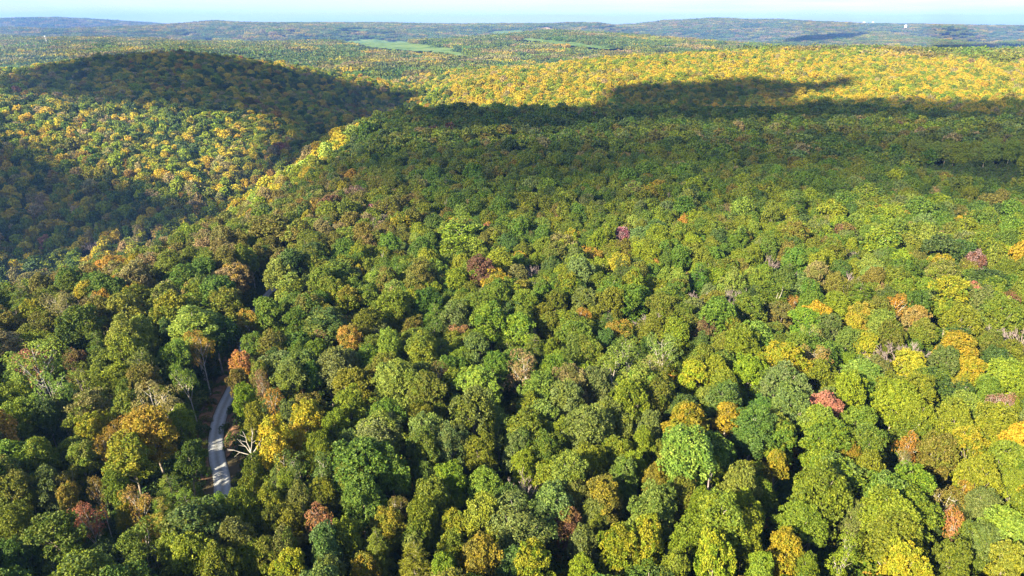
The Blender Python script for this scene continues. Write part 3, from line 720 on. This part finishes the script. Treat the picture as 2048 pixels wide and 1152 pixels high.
# keep clear of the single trees, the road and the openings
near = np.hypot(X, Y) < 330
free = np.ones(len(X), bool)
idx = np.where(near)[0]
dm = np.hypot(X[idx, None] - hx[None], Y[idx, None] - hy[None])
inframe = (PX[idx] > -40) & (PX[idx] < 2090) & (PY[idx] > 585) & (PY[idx] < 1230)
bad = (dm < (hd[None] * .5 + np.where(inframe, 1.3, 1.3)[:, None])).any(1)
free[idx[bad]] = False
free &= road_dist(X, Y) > 6.0
for gx_, gy_, gr in gapxy: free &= np.hypot(X - gx_, Y - gy_) > gr
free &= ~inpoly(PX, PY, [(385, 720), (455, 650), (490, 560), (600, 545), (515, 700), (475, 1000), (380, 1000), (370, 800)])
free &= ~inpoly(PX, PY, [(190, 1070), (320, 1070), (310, 1180), (190, 1180)])
SANDY = [(2046, 402, 13.0), (412, 83, 26.0), (372, 71, 30.0), (1090, 57, 60.0)]
sandxy = []
for a in SANDY:
    q = hit(a[0], a[1], 6.0); sandxy.append((q[0], q[1], a[2])); free &= np.hypot(X - q[0], Y - q[1]) > a[2] * 1.0
nx = []
for e in NOTES:
    px, py, w, cc, v = float(e[0]), float(e[1]), float(e[2]), e[3], int(e[4])
    q = hit(px, py, 15.0); dia = w * 1.1 * q[3] / FPX
    free &= np.hypot(X - q[0], Y - q[1]) > dia * .42 + 2.2
    nx.append((q[0], q[1], v, dia, cc))
X, Y, Z, PX, PY = X[free], Y[free], Z[free], PX[free], PY[free]; R_ = np.hypot(X, Y); n = len(X)
code = pick(MIX['plateau'], n, rs); code2 = pick(MIX['plateau'], n, rs)
edge = inpoly(PX, PY, [(-60, 500), (480, 405), (700, 340), (860, 400), (820, 470), (560, 540), (300, 600), (-60, 720)])
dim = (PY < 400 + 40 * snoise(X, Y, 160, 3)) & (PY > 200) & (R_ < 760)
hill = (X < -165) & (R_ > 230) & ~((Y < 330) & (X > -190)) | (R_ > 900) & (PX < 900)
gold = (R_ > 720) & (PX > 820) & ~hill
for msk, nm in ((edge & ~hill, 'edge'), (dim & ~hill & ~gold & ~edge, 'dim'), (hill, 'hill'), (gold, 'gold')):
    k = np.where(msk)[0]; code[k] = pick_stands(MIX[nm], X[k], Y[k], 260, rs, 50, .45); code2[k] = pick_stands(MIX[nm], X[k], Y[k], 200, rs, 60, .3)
lit = inpoly(PX, PY, [(460, 432), (540, 366), (600, 322), (650, 284), (740, 248), (665, 318), (590, 376), (510, 424)])  # gorge rim strip: sunlight painted in as paler, brighter leaf colours
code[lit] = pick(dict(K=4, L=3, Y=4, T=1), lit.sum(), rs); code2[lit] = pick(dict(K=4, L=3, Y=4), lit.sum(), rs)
same = rs.uniform(size=n) < .45; code2 = np.where(same, code, code2)
mid = R_ < 430
var = np.where(mid, rs.integers(0, 6, n), rs.integers(13, 18, n))
near_ = R_ < 270; k = np.where(near_)[0]; var[k] = rs.choice([24, 25, 26, 27, 28, 24, 25, 26, 27, 28, 29, 30, 31, 32, 33], len(k))
tall = mid & ~near_ & (np.isin(code, ['L', 'Y'])) & (rs.uniform(size=n) < .35); var[tall] = rs.integers(6, 9, tall.sum())
thinl = mid & ~near_ & (rs.uniform(size=n) < .05); var[thinl] = rs.integers(31, 34, thinl.sum())
bare = mid & (code == 'P'); var[bare] = rs.integers(9, 11, bare.sum())
pinem = mid & np.isin(code, ['D', 'G']) & (rs.uniform(size=n) < .10); var[pinem] = rs.integers(11, 13, pinem.sum())
# a block of young pines with a row of tall pale trees behind it
pb = inpoly(PX, PY, [(1790, 313), (2060, 313), (2060, 368), (1960, 368), (1840, 348)])
var[pb] = rs.integers(11, 13, pb.sum()); code[pb] = 'D'; code2[pb] = 'D'
pr = inpoly(PX, PY, [(1770, 303), (2060, 300), (2060, 312), (1770, 312)])
var[pr] = rs.integers(6, 9, pr.sum()); code[pr] = rs.choice(['L', 'Y'], pr.sum()); code2[pr] = 'L'
dia = np.clip(rs.normal(7.5, 1.6, n), 4.6, 12.0); dia = np.where(R_ > 430, dia * 1.15, dia); hgt = 10.6 + .8 * dia + rs.normal(size=n) * 1.9
fw = np.array([f[2] for f in FAR]); fh = np.array([f[1] for f in FAR])
hgt = np.where(pb, rs.uniform(9, 13, n), hgt); hgt = np.where(pr, rs.uniform(17, 24, n), hgt); dia = np.where(pb, 6.5, dia); dia = np.where(pr, rs.uniform(5.5, 8, n), dia)
# a filler among the single trees stays a little lower than they do
fill = (R_ < 200) & (PX > 0) & (PX < 2048) & (PY > 600); hgt = np.where(fill, hgt * .9, hgt); dia = np.where(fill, dia * 1.02, dia)
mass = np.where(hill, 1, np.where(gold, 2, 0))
sun_gain = np.where(hill & np.isin(code, ['K', 'Y', 'T', 'O', 'L']), 1.45, np.where(gold, 1.25, 1.0))[:, None]      # leaf colours raised on hill and ridge to look sunlit
sun_gain = sun_gain * np.where(lit, 1.4, 1.0)[:, None]  # rim strip raised further, as if in full sun
pts.append((X, Y, Z, var, dia / fw[var], hgt / fh[var], tint_arr(code, rs) * sun_gain, (.4 * tint_arr(code, rs) + .6 * tint_arr(code2, rs)) * sun_gain, mass))
for x, y, v, d_, cc in nx:
    H = 11.5 + .75 * min(d_, 12)
    pts.append((np.array([x]), np.array([y]), ground(x, y), np.array([v]), np.array([d_ / fw[v]]), np.array([H * 1.04 / fh[v]]), tint_arr([cc[0]], rs), tint_arr([cc[-1]], rs), np.array([1 if x < -165 and y > 240 else 0])))
# the far country: stands of trees
X, Y = hexgrid(-8200, 8200, 1000, 9600, 52, .25, rs); R_ = np.hypot(X, Y)
k = (R_ > 1400) & (R_ < 9800) & (np.abs(X) < .82 * Y); X, Y, R_ = X[k], Y[k], R_[k]
Z = ground(X, Y); PX, PY = to_px(X, Y, Z + CAN); n = len(X)
for gx_, gy_, gr in sandxy: 
    k = np.hypot(X - gx_, Y - gy_) > gr + 24; X, Y, R_, Z, PX, PY = X[k], Y[k], R_[k], Z[k], PX[k], PY[k]
n = len(X)
code = pick_stands(MIX['far'], X, Y, 900, rs, 70, .55); code2 = pick_stands(MIX['far'], X, Y, 700, rs, 80, .35)
sz = rs.uniform(.85, 1.1, n); c1 = tint_arr(code, rs); c2 = tint_arr(code2, rs)
c2 = .5 * c1 + .5 * c2
fld = np.zeros(n, bool)
for p in FIELDS: fld |= inpoly(PX, PY, p)
k = ~fld; X, Y, R_, Z, PX, PY, sz, c1, c2 = (a[k] for a in (X, Y, R_, Z, PX, PY, sz, c1, c2)); n = len(X); fld = fld[k]
pf = np.zeros(n, bool)
for p in PINEF: pf |= inpoly(PX, PY, p)
pf &= ~fld & (rs.uniform(size=n) < .6)
c1[pf] = np.array([.05, .10, .02]); c2[pf] = np.array([.09, .11, .015])
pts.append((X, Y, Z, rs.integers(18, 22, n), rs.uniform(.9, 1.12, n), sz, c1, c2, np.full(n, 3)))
# undergrowth where the canopy opens
X, Y = hexgrid(-200, 190, 30, 260, 2.3, .4, rs)
k = (road_dist(X, Y) > 2.2) & (np.abs(X) < .8 * Y + 30) & (rs.uniform(size=len(X)) < .8); X, Y = X[k], Y[k]; n = len(X)
rd = road_dist(X, Y)
code = pick(dict(D=40, G=26, O=20, B=10, A=2, R=1), n, rs)
s_ = np.where(rd < 7, rs.uniform(.3, .7, n), rs.uniform(.7, 1.7, n))
pts.append((X, Y, ground(X, Y), rs.integers(22, 24, n), s_, s_ * rs.uniform(.8, 1.3, n), tint_arr(code, rs), tint_arr(code, rs), np.full(n, 4)))

P = [np.concatenate([np.atleast_1d(p[k]) if k not in (6, 7) else p[k] for p in pts]) for k in range(9)]

def scatter(name, sel, label, cat):
    x, y, z, v, sx, sz, c1, c2 = (p[sel] for p in P[:8]); n = len(x)
    used = sorted(set(int(a) for a in v))
    proto = {}
    keepm = np.ones(n, bool)
    me = bpy.data.meshes.new(name); o = bpy.data.objects.new(name, me); C.objects.link(o)
    rz = rs.uniform(0, 6.28, n)
    # one real tree of each form stands in the wood at its own place; the others repeat its shape
    for u in used:
        i = int(np.where(v == u)[0][np.argmax(-(x[v == u] ** 2 + y[v == u] ** 2))]); keepm[i] = False
        q = bpy.data.objects.new(FAR[u][0].name.split('.')[0], FAR[u][0]); C.objects.link(q); q.parent = o
        q.location = (x[i], y[i], z[i]); q.scale = (sx[i], sx[i], sz[i]); q.rotation_euler = (0, 0, rz[i])
        q['tint'] = [float(a) for a in c1[i]]; q['tint2'] = [float(a) for a in c2[i]]; q['kind'] = 'stuff'; proto[u] = q
    x, y, z, v, sx, sz, c1, c2, rz = (a[keepm] for a in (x, y, z, v, sx, sz, c1, c2, rz)); n = len(x)
    me.vertices.add(n); me.vertices.foreach_set('co', np.stack([x, y, z], -1).astype(np.float32).ravel())
    def at(nm, ty, fld, val):
        a = me.attributes.new(nm, ty, 'POINT'); a.data.foreach_set(fld, val.ravel())
    at('form', 'INT', 'value', v.astype(np.int32)); at('turn', 'FLOAT_VECTOR', 'vector', np.stack([rs.normal(size=n) * .03, rs.normal(size=n) * .03, rz], -1).astype(np.float32))
    at('size', 'FLOAT_VECTOR', 'vector', np.stack([sx, sx * rs.uniform(.9, 1.1, n), sz], -1).astype(np.float32))
    one = np.ones((n, 1))
    at('tint', 'FLOAT_COLOR', 'color', np.hstack([c1, one]).astype(np.float32)); at('tint2', 'FLOAT_COLOR', 'color', np.hstack([c2, one]).astype(np.float32))
    g = bpy.data.node_groups.new(name, 'GeometryNodeTree')
    g.interface.new_socket('Geometry', in_out='INPUT', socket_type='NodeSocketGeometry'); g.interface.new_socket('Geometry', in_out='OUTPUT', socket_type='NodeSocketGeometry')
    gi = N(g, 'NodeGroupInput'); gout = N(g, 'NodeGroupOutput'); jn = N(g, 'GeometryNodeJoinGeometry')
    na_ = {}
    for nm, ty in (('form', 'INT'), ('turn', 'FLOAT_VECTOR'), ('size', 'FLOAT_VECTOR')):
        q = N(g, 'GeometryNodeInputNamedAttribute', data_type=ty); q.inputs['Name'].default_value = nm; na_[nm] = q.outputs[0]
    er = N(g, 'FunctionNodeEulerToRotation'); g.links.new(na_['turn'], er.inputs[0])
    for u in used:
        oi = N(g, 'GeometryNodeObjectInfo'); oi.inputs['Object'].default_value = proto[u]; oi.transform_space = 'ORIGINAL'; oi.inputs['As Instance'].default_value = False
        cm = N(g, 'FunctionNodeCompare', data_type='INT', operation='EQUAL'); g.links.new(na_['form'], cm.inputs[2]); cm.inputs[3].default_value = u
        ip = N(g, 'GeometryNodeInstanceOnPoints')
        g.links.new(gi.outputs[0], ip.inputs['Points']); g.links.new(cm.outputs[0], ip.inputs['Selection']); g.links.new(oi.outputs['Geometry'], ip.inputs['Instance'])
        g.links.new(er.outputs[0], ip.inputs['Rotation']); g.links.new(na_['size'], ip.inputs['Scale']); g.links.new(ip.outputs[0], jn.inputs[0])
    g.links.new(jn.outputs[0], gout.inputs[0])
    md = o.modifiers.new('scatter', 'NODES'); md.node_group = g
    tag(o, label, cat, kind='stuff')
    return o
scatter("plateau_forest", P[8] == 0, "mixed green and olive forest covering the plateau behind the near trees", "forest")
scatter("hillside_forest", P[8] == 1, "golden and brown forest on the hillside across the gorge", "forest")
scatter("ridge_forest", P[8] == 2, "bright yellow forest on the long ridge behind the plateau", "forest")
scatter("distant_forest", P[8] == 3, "hazy distant forest with green clearings reaching the horizon", "forest")
scatter("undergrowth", P[8] == 4, "low dark green undergrowth on the forest floor and road verge", "undergrowth")

# ------------------------------------------------------------------ sandy clearings
def patch(name, cx, cy, rad, label, ratio=1.0):
    r = np.random.default_rng(int(abs(cx * 7 + cy))); nA, nR = 40, 8
    a = np.linspace(0, 2 * math.pi, nA, endpoint=False); k = 1 + .16 * np.sin(a * 2 + 1) + .1 * np.sin(a * 3 + 2) + .05 * np.sin(a * 7)
    V = [(cx, cy)]; 
    for q in range(1, nR + 1):
        for i in range(nA): V.append((cx + math.sin(a[i]) * rad * k[i] * q / nR, cy + math.cos(a[i]) * rad * k[i] * q / nR * ratio))
    V = np.array(V); lift = np.full(len(V), .6); lift[-nA:] = -1.5
    V = np.column_stack([V, ground(V[:, 0], V[:, 1]) + lift])
    F = [(0, 1 + (i + 1) % nA, 1 + i) for i in range(nA)]
    for q in range(nR - 1):
        for i in range(nA):
            b = 1 + q * nA; F.append((b + i, b + (i + 1) % nA, b + nA + (i + 1) % nA, b + nA + i))
    o = mesh_obj(name, V, F, [M_SAND], smooth=True); tag(o, label, 'clearing', kind='structure'); return o
M_FIELD = noise_material("young_plantation", [(.035, .065, .012), (.06, .11, .022), (.09, .14, .03), (.12, .14, .04)], .02, detail=12)
def field(poly, label, res=26):
    P_ = np.array(poly, float); lo, hi = P_.min(0), P_.max(0)
    XY = np.array([hit(a, b, 3.0)[:2] for a, b in poly]); lo, hi = XY.min(0), XY.max(0)
    u = np.linspace(lo[0], hi[0], res * 2); v_ = np.linspace(lo[1], hi[1], res * 2); GX, GY = np.meshgrid(u, v_, indexing='ij')
    ins = inpoly(GX.ravel(), GY.ravel(), [tuple(q) for q in XY]).reshape(GX.shape)
    gzv = ground(GX.ravel(), GY.ravel()).reshape(GX.shape) + 8.0 + 1.0 * snoise(GX, GY, 60, 4) + rs.normal(size=GX.shape) * .7
    cell = ins[:-1, :-1] & ins[1:, :-1] & ins[:-1, 1:] & ins[1:, 1:]; I, J = np.where(cell); nB = GX.shape[1]
    F = np.stack([I * nB + J, (I + 1) * nB + J, (I + 1) * nB + J + 1, I * nB + J + 1], -1)
    us = np.unique(F); mp = -np.ones(GX.size, int); mp[us] = np.arange(len(us))
    V = np.stack([GX, GY, gzv], -1).reshape(-1, 3)[us]
    o = mesh_obj("plantation", V, mp[F], [M_FIELD], smooth=True); tag(o, label, 'plantation', kind='structure')
for p, lb in zip(FIELDS, ("long bright green plantation on the slope beyond the dark hill", "green plantation patch high on the farthest mid hill", "narrow green plantation strip running down behind the golden ridge",
                          "pale green patch on the far left hills", "small flat green patch on the far hills")): field(p, lb)
LB = ["pale sandy clearing at the edge of the plateau wood", "small bare sand patch on the far wooded slope", "long cleared strip below dark pines on the far slope", "pinkish cleared ground on the farthest green hill"]
for (x, y, rd_), lb, rt in zip(sandxy, LB, (1.2, 1.6, 1.2, 2.0)): patch("clearing", x, y, rd_, lb, rt)

# ------------------------------------------------------------------ dead trees
def snag(name, px, py, can, H, seed, label, kind):
    r = np.random.default_rng(seed); q = hit(px, py, can); x, y = q[0], q[1]; z = gz(x, y)
    e = bpy.data.objects.new(name, None); C.objects.link(e); e.location = (x, y, z); tag(e, label, 'dead tree')
    zz = np.linspace(-1, H * (.62 if kind == 'fork' else .95), 7)
    mesh_obj('trunk', *tube(np.stack([np.sin(zz * .35) * .18, np.cos(zz * .3) * .15, zz], -1), np.linspace(.30, .15 if kind == 'fork' else .10, 7), 7), [M_PALE if kind == 'fork' else M_TWIG], e)
    if kind == 'fork':
        top = np.array([math.sin(zz[-1] * .35) * .18, math.cos(zz[-1] * .3) * .15, zz[-1]])
        for dx, dy, dz, ln, s in ((-.35, .2, 1, 3.6, 0), (.3, -.1, 1, 5.2, 0), (.75, .1, .9, 4.4, -.8), (-1, -.1, .35, 4.2, -.9), (-.8, .4, .7, 3.0, -.4), (.1, .5, 1, 3.2, -.2)):
            d = unit(np.array([dx, dy, dz])); p0 = top + np.array([0, 0, s]); t = np.linspace(0, 1, 5)[:, None]
            path = p0 + d * ln * t + r.normal(size=(5, 3)) * .12 * t + np.array([0, 0, .5]) * t * t
            b = mesh_obj('branch', *tube(path, np.linspace(.10, .025, 5), 5), [M_PALE], e)
            for k in range(2):
                s0 = path[2 + k]; dd = unit(d + r.normal(size=3) * .6)
                mesh_obj('twig', *tube(np.array([s0, s0 + dd * .6, s0 + dd * 1.3]), [.045, .035, .015], 4), [M_PALE], b)
    else:
        for k, (dx, ln, s) in enumerate(((.16, 3.4, .55), (-.14, 2.2, .7), (.22, 1.6, .8))):
            p0 = np.array([0, 0, H * s]); d = unit(np.array([dx, .05, 1]))
            mesh_obj('splinter', *tube(np.array([p0, p0 + d * ln * .5, p0 + d * ln]), [.12, .08, .01], 5), [M_TWIG], e)
    return e
snag("dead_snag", 500, 882, 13.0, 17.5, 5, "white forked dead tree without bark beside the gravel road", 'fork')
snag("broken_trunk", 1420, 955, 15.0, 18.0, 6, "grey splintered broken trunk rising from a dark gap", 'stub')

# ------------------------------------------------------------------ far built things
def lattice_mast(px, py, t, H):
    d = ray(px, py) * t; x, y = d[0], d[1]; z = gz(x, y)
    e = bpy.data.objects.new("lattice_mast", None); C.objects.link(e); e.location = (x, y, z)
    tag(e, "slim lattice mast with white dishes on the far wooded ridge", "mast")
    w0, w1 = 2.4, .9; leg = []
    for sx, sy in ((-1, -1), (1, -1), (1, 1), (-1, 1)):
        mesh_obj('leg', *tube(np.array([[sx * w0, sy * w0, -2], [sx * w1, sy * w1, H]]), [.2, .16], 5), [M_STEEL], e)
    n = 12; br = []
    for k in range(n):
        a, b = H * k / n, H * (k + 1) / n; wa, wb = w0 + (w1 - w0) * k / n, w0 + (w1 - w0) * (k + 1) / n
        c4 = ((-1, -1), (1, -1), (1, 1), (-1, 1))
        for i in range(4):
            p, q = c4[i], c4[(i + 1) % 4]
            br.append(tube(np.array([[p[0] * wa, p[1] * wa, a], [q[0] * wb, q[1] * wb, b]]), [.14, .14], 4))
    mesh_obj('bracing', *joinm(br), [M_STEEL], e)
    for zz, s in ((H * .88, 1.5), (H * .97, 1.2)):
        t_ = np.linspace(0, 1, 5); path = np.stack([t_ * 0 - 1.2, -1.6 - t_ * 1.2, t_ * 0 + zz], -1)
        mesh_obj('dish', *tube(path, s * np.sqrt(.05 + t_), 12), [M_WHITE], e)
lattice_mast(91, 76, 2500, 40)
def building(px, py, t, w, dp, h, rot, label):
    d = ray(px, py) * t; x, y = d[0], d[1]; z = max(gz(x, y), CAMZ + d[2] - h)
    e = bpy.data.objects.new("building", None); C.objects.link(e); e.location = (x, y, z); e.rotation_euler = (0, 0, rot); tag(e, label, "building", "white buildings on the far ridge")
    V = [(-w, -dp, -25), (w, -dp, -25), (w, dp, -25), (-w, dp, -25), (-w, -dp, h), (w, -dp, h), (w, dp, h), (-w, dp, h), (-w, 0, h * 1.35), (w, 0, h * 1.35)]
    mesh_obj('wall', V, [(0, 1, 5, 4), (1, 2, 6, 9, 5), (2, 3, 7, 6), (3, 0, 4, 8, 7)], [M_WHITE], e)
    o = 1.0
    V = [(-w - o, -dp - o, h - .35), (w + o, -dp - o, h - .35), (w + o, 0, h * 1.35 + .3), (-w - o, 0, h * 1.35 + .3), (w + o, dp + o, h - .35), (-w - o, dp + o, h - .35)]
    V += [(a, b, c + .6) for a, b, c in V]
    mesh_obj('roof', V, [(0, 3, 2, 1), (3, 5, 4, 2), (6, 7, 8, 9), (9, 8, 10, 11), (0, 1, 7, 6), (5, 11, 10, 4), (1, 2, 8, 7), (2, 4, 10, 8), (0, 6, 9, 3), (3, 9, 11, 5)], [M_ROOF], e)
    mesh_obj('door', [(-3, -dp - .2, -2), (3, -dp - .2, -2), (3, -dp - .2, h * .6), (-3, -dp - .2, h * .6), (-3, -dp + .2, -2), (3, -dp + .2, -2), (3, -dp + .2, h * .6), (-3, -dp + .2, h * .6)],
             [(0, 1, 2, 3), (1, 5, 6, 2), (4, 0, 3, 7), (3, 2, 6, 7)], [M_STEEL], e)
building(1728, 44, 6300, 8, 6, 5, .2, "white building, farther one of two on the skyline ridge")
building(1746, 44, 6300, 7, 5, 4, -.2, "small white building just right of a bigger white one")
building(1812, 50, 5400, 6, 5, 3.5, .1, "white building by the treetops of the nearer far ridge")

# ------------------------------------------------------------------ clouds high up, outside the picture; their shadows lie on the hills
def cloud_material(name, trans):
    m = bpy.data.materials.new(name); m.use_nodes = True; t = m.node_tree; t.nodes.clear()
    o = N(t, "ShaderNodeOutputMaterial"); d = N(t, "ShaderNodeBsdfDiffuse"); d.inputs[0].default_value = (.9, .9, .9, 1)
    tl = N(t, "ShaderNodeBsdfTranslucent"); tl.inputs[0].default_value = (.8, .8, .82, 1)
    a = N(t, "ShaderNodeMixShader"); a.inputs[0].default_value = .4; t.links.new(d.outputs[0], a.inputs[1]); t.links.new(tl.outputs[0], a.inputs[2])
    if trans:
        tp = N(t, "ShaderNodeBsdfTransparent"); b = N(t, "ShaderNodeMixShader"); b.inputs[0].default_value = trans
        t.links.new(a.outputs[0], b.inputs[1]); t.links.new(tp.outputs[0], b.inputs[2]); t.links.new(b.outputs[0], o.inputs['Surface'])
    else: t.links.new(a.outputs[0], o.inputs['Surface'])
    return m
M_CLOUD = cloud_material("cloud", .10); M_VEIL = cloud_material("thin_cloud", .70); M_HALF = cloud_material("half_thin_cloud", .36)
CLOUD_H = 1500.0
def cloud(poly, rmin, rmax, seed, label, thin=1):
    r = np.random.default_rng(seed); s = np.array(SUN)
    Q = []
    m = len(poly)
    for i in range(m):
        for k in range(4):
            a = np.array(poly[i]) * (1 - k / 4) + np.array(poly[(i + 1) % m]) * k / 4
            x, y, z, t = hit(*a); p = np.array([x, y, z]); p = p + s * (CLOUD_H - z) / s[2]; Q.append(p[:2])
    Q = np.array(Q); ctr = Q.mean(0); jt = 5 + .012 * np.ptp(Q, axis=0).max()
    Q = Q + np.stack([snoise(Q[:, 0], Q[:, 1], 90, seed), snoise(Q[:, 0], Q[:, 1], 90, seed + 9)], -1) * jt
    lo, hi = Q.min(0), Q.max(0)
    parts = []; pol = [tuple(q) for q in Q]
    if thin:
        sp = max(hi - lo) / 110; gx_ = np.arange(lo[0], hi[0], sp); gy_ = np.arange(lo[1], hi[1], sp)
        GX, GY = np.meshgrid(gx_, gy_, indexing='ij'); ins = inpoly(GX.ravel(), GY.ravel(), pol).reshape(GX.shape)
        nzv = snoise(GX, GY, 120, seed) * .5
        top = CLOUD_H + 4 + 6 * nzv; bot = CLOUD_H - 4 - 3 * nzv
        ix = -np.ones(GX.shape, int); cell = ins[:-1, :-1] & ins[1:, :-1] & ins[:-1, 1:] & ins[1:, 1:]
        V, F = [], []; nA, nB = GX.shape
        for lay in (top, bot): V.append(np.stack([GX, GY, lay], -1).reshape(-1, 3))
        V = np.vstack(V); N0 = nA * nB
        I, J = np.where(cell)
        a = I * nB + J; b = (I + 1) * nB + J; c = (I + 1) * nB + J + 1; d = I * nB + J + 1
        F = [np.stack([a, b, c, d], -1), np.stack([a, d, c, b], -1) + N0]
        cs = set(zip(I.tolist(), J.tolist())); side = []
        for i, j in cs:
            for (di, dj, p, q) in ((-1, 0, (i, j), (i, j + 1)), (1, 0, (i + 1, j + 1), (i + 1, j)), (0, -1, (i + 1, j), (i, j)), (0, 1, (i, j + 1), (i + 1, j + 1))):
                if (i + di, j + dj) not in cs:
                    u, w = p[0] * nB + p[1], q[0] * nB + q[1]; side.append((u, w, w + N0, u + N0))
        F.append(np.array(side))
        o = mesh_obj("cloud", V, np.vstack(F), [{1: M_CLOUD, 2: M_VEIL, 3: M_HALF}[thin]], smooth=True)
    tag(o, label, "cloud", kind='stuff'); return o
cloud([(-260, 178), (-120, 172), (0, 163), (60, 150), (170, 121), (250, 112), (330, 109), (420, 112), (480, 123), (620, 144), (740, 168), (835, 192), (760, 238), (700, 270), (660, 262), (600, 268), (560, 238), (470, 222), (400, 226), (330, 210), (250, 222), (200, 206), (120, 196), (0, 182), (-120, 190), (-260, 195)], 9, 60, 31, "white cumulus cloud shading the left-hand hilltop")
cloud([(835, 194), (770, 236), (700, 272), (655, 290), (600, 326), (548, 368), (486, 418), (425, 428), (470, 388), (505, 345), (545, 305), (600, 272), (680, 236), (770, 200)], 7, 40, 38, "added out-of-view white cloud shaped to shade the bottom of the gorge")  # unseen cloud added to darken the gorge crease, for the steep wall's own shade
cloud([(-150, 262), (0, 268), (70, 288), (130, 322), (210, 345), (290, 372), (370, 396), (455, 405), (480, 424), (430, 436), (300, 458), (180, 492), (60, 520), (-150, 545)], 7, 40, 32, "white cumulus cloud shading the gorge wall")
cloud([(820, 224), (960, 226), (1100, 222), (1250, 208), (1400, 205), (1640, 200), (1850, 204), (2150, 207), (2150, 246), (1900, 250), (1700, 238), (1500, 250), (1300, 244), (1120, 262), (960, 262), (860, 262)], 8, 40, 33, "long white cumulus cloud shading the plateau's far rim", 3)
cloud([(780, 232), (1100, 232), (1640, 222), (2200, 224), (2200, 330), (1900, 322), (1600, 345), (1350, 330), (1100, 372), (900, 350), (740, 330), (700, 290)], 8, 40, 34, "thin white cloud veil over the middle of the plateau", 2)
cloud([(640, 330), (900, 300), (1300, 280), (1700, 270), (2250, 270), (2250, 392), (1950, 400), (1700, 412), (1450, 405), (1250, 425), (1000, 430), (820, 410), (700, 400), (620, 370)], 8, 40, 39, "thinnest white cloud veil over the near half of plateau", 2)
cloud([(1215, 212), (1240, 178), (1310, 170), (1420, 167), (1500, 159), (1570, 168), (1640, 172), (1740, 152), (1700, 176), (1640, 188), (1560, 200), (1440, 212), (1330, 216)], 8, 40, 35, "white cumulus cloud shading a hollow of the yellow ridge")
cloud([(1560, 84), (1620, 72), (1690, 68), (1745, 67), (1710, 77), (1640, 83)], 15, 60, 36, "far white cloud shading the middle distance hills")
cloud([(1830, 104), (1880, 93), (1960, 90), (2040, 88), (1990, 98), (1920, 104)], 12, 60, 37, "far white cloud shading the right-hand hills")

# ------------------------------------------------------------------ the air
def haze():
    lo, hi = -170.0, CAMZ + 185.0; w = 15000.0
    V = [(-w, -w, lo), (w, -w, lo), (w, w, lo), (-w, w, lo), (-w, -w, hi), (w, -w, hi), (w, w, hi), (-w, w, hi)]
    o = mesh_obj("haze", V, [(3, 2, 1, 0), (4, 5, 6, 7), (0, 1, 5, 4), (1, 2, 6, 5), (2, 3, 7, 6), (3, 0, 4, 7)], [])
    m = bpy.data.materials.new("air"); m.use_nodes = True; t = m.node_tree; t.nodes.clear()
    u = N(t, "ShaderNodeOutputMaterial"); p = N(t, "ShaderNodeVolumePrincipled")
    p.inputs['Color'].default_value = (.19, .41, 1.0, 1); p.inputs['Density'].default_value = 7e-5; p.inputs['Anisotropy'].default_value = .15
    t.links.new(p.outputs[0], u.inputs['Volume']); o.data.materials.append(m)
    tag(o, "thin pale blue haze in the air over the hills", "haze", kind='stuff')
haze()
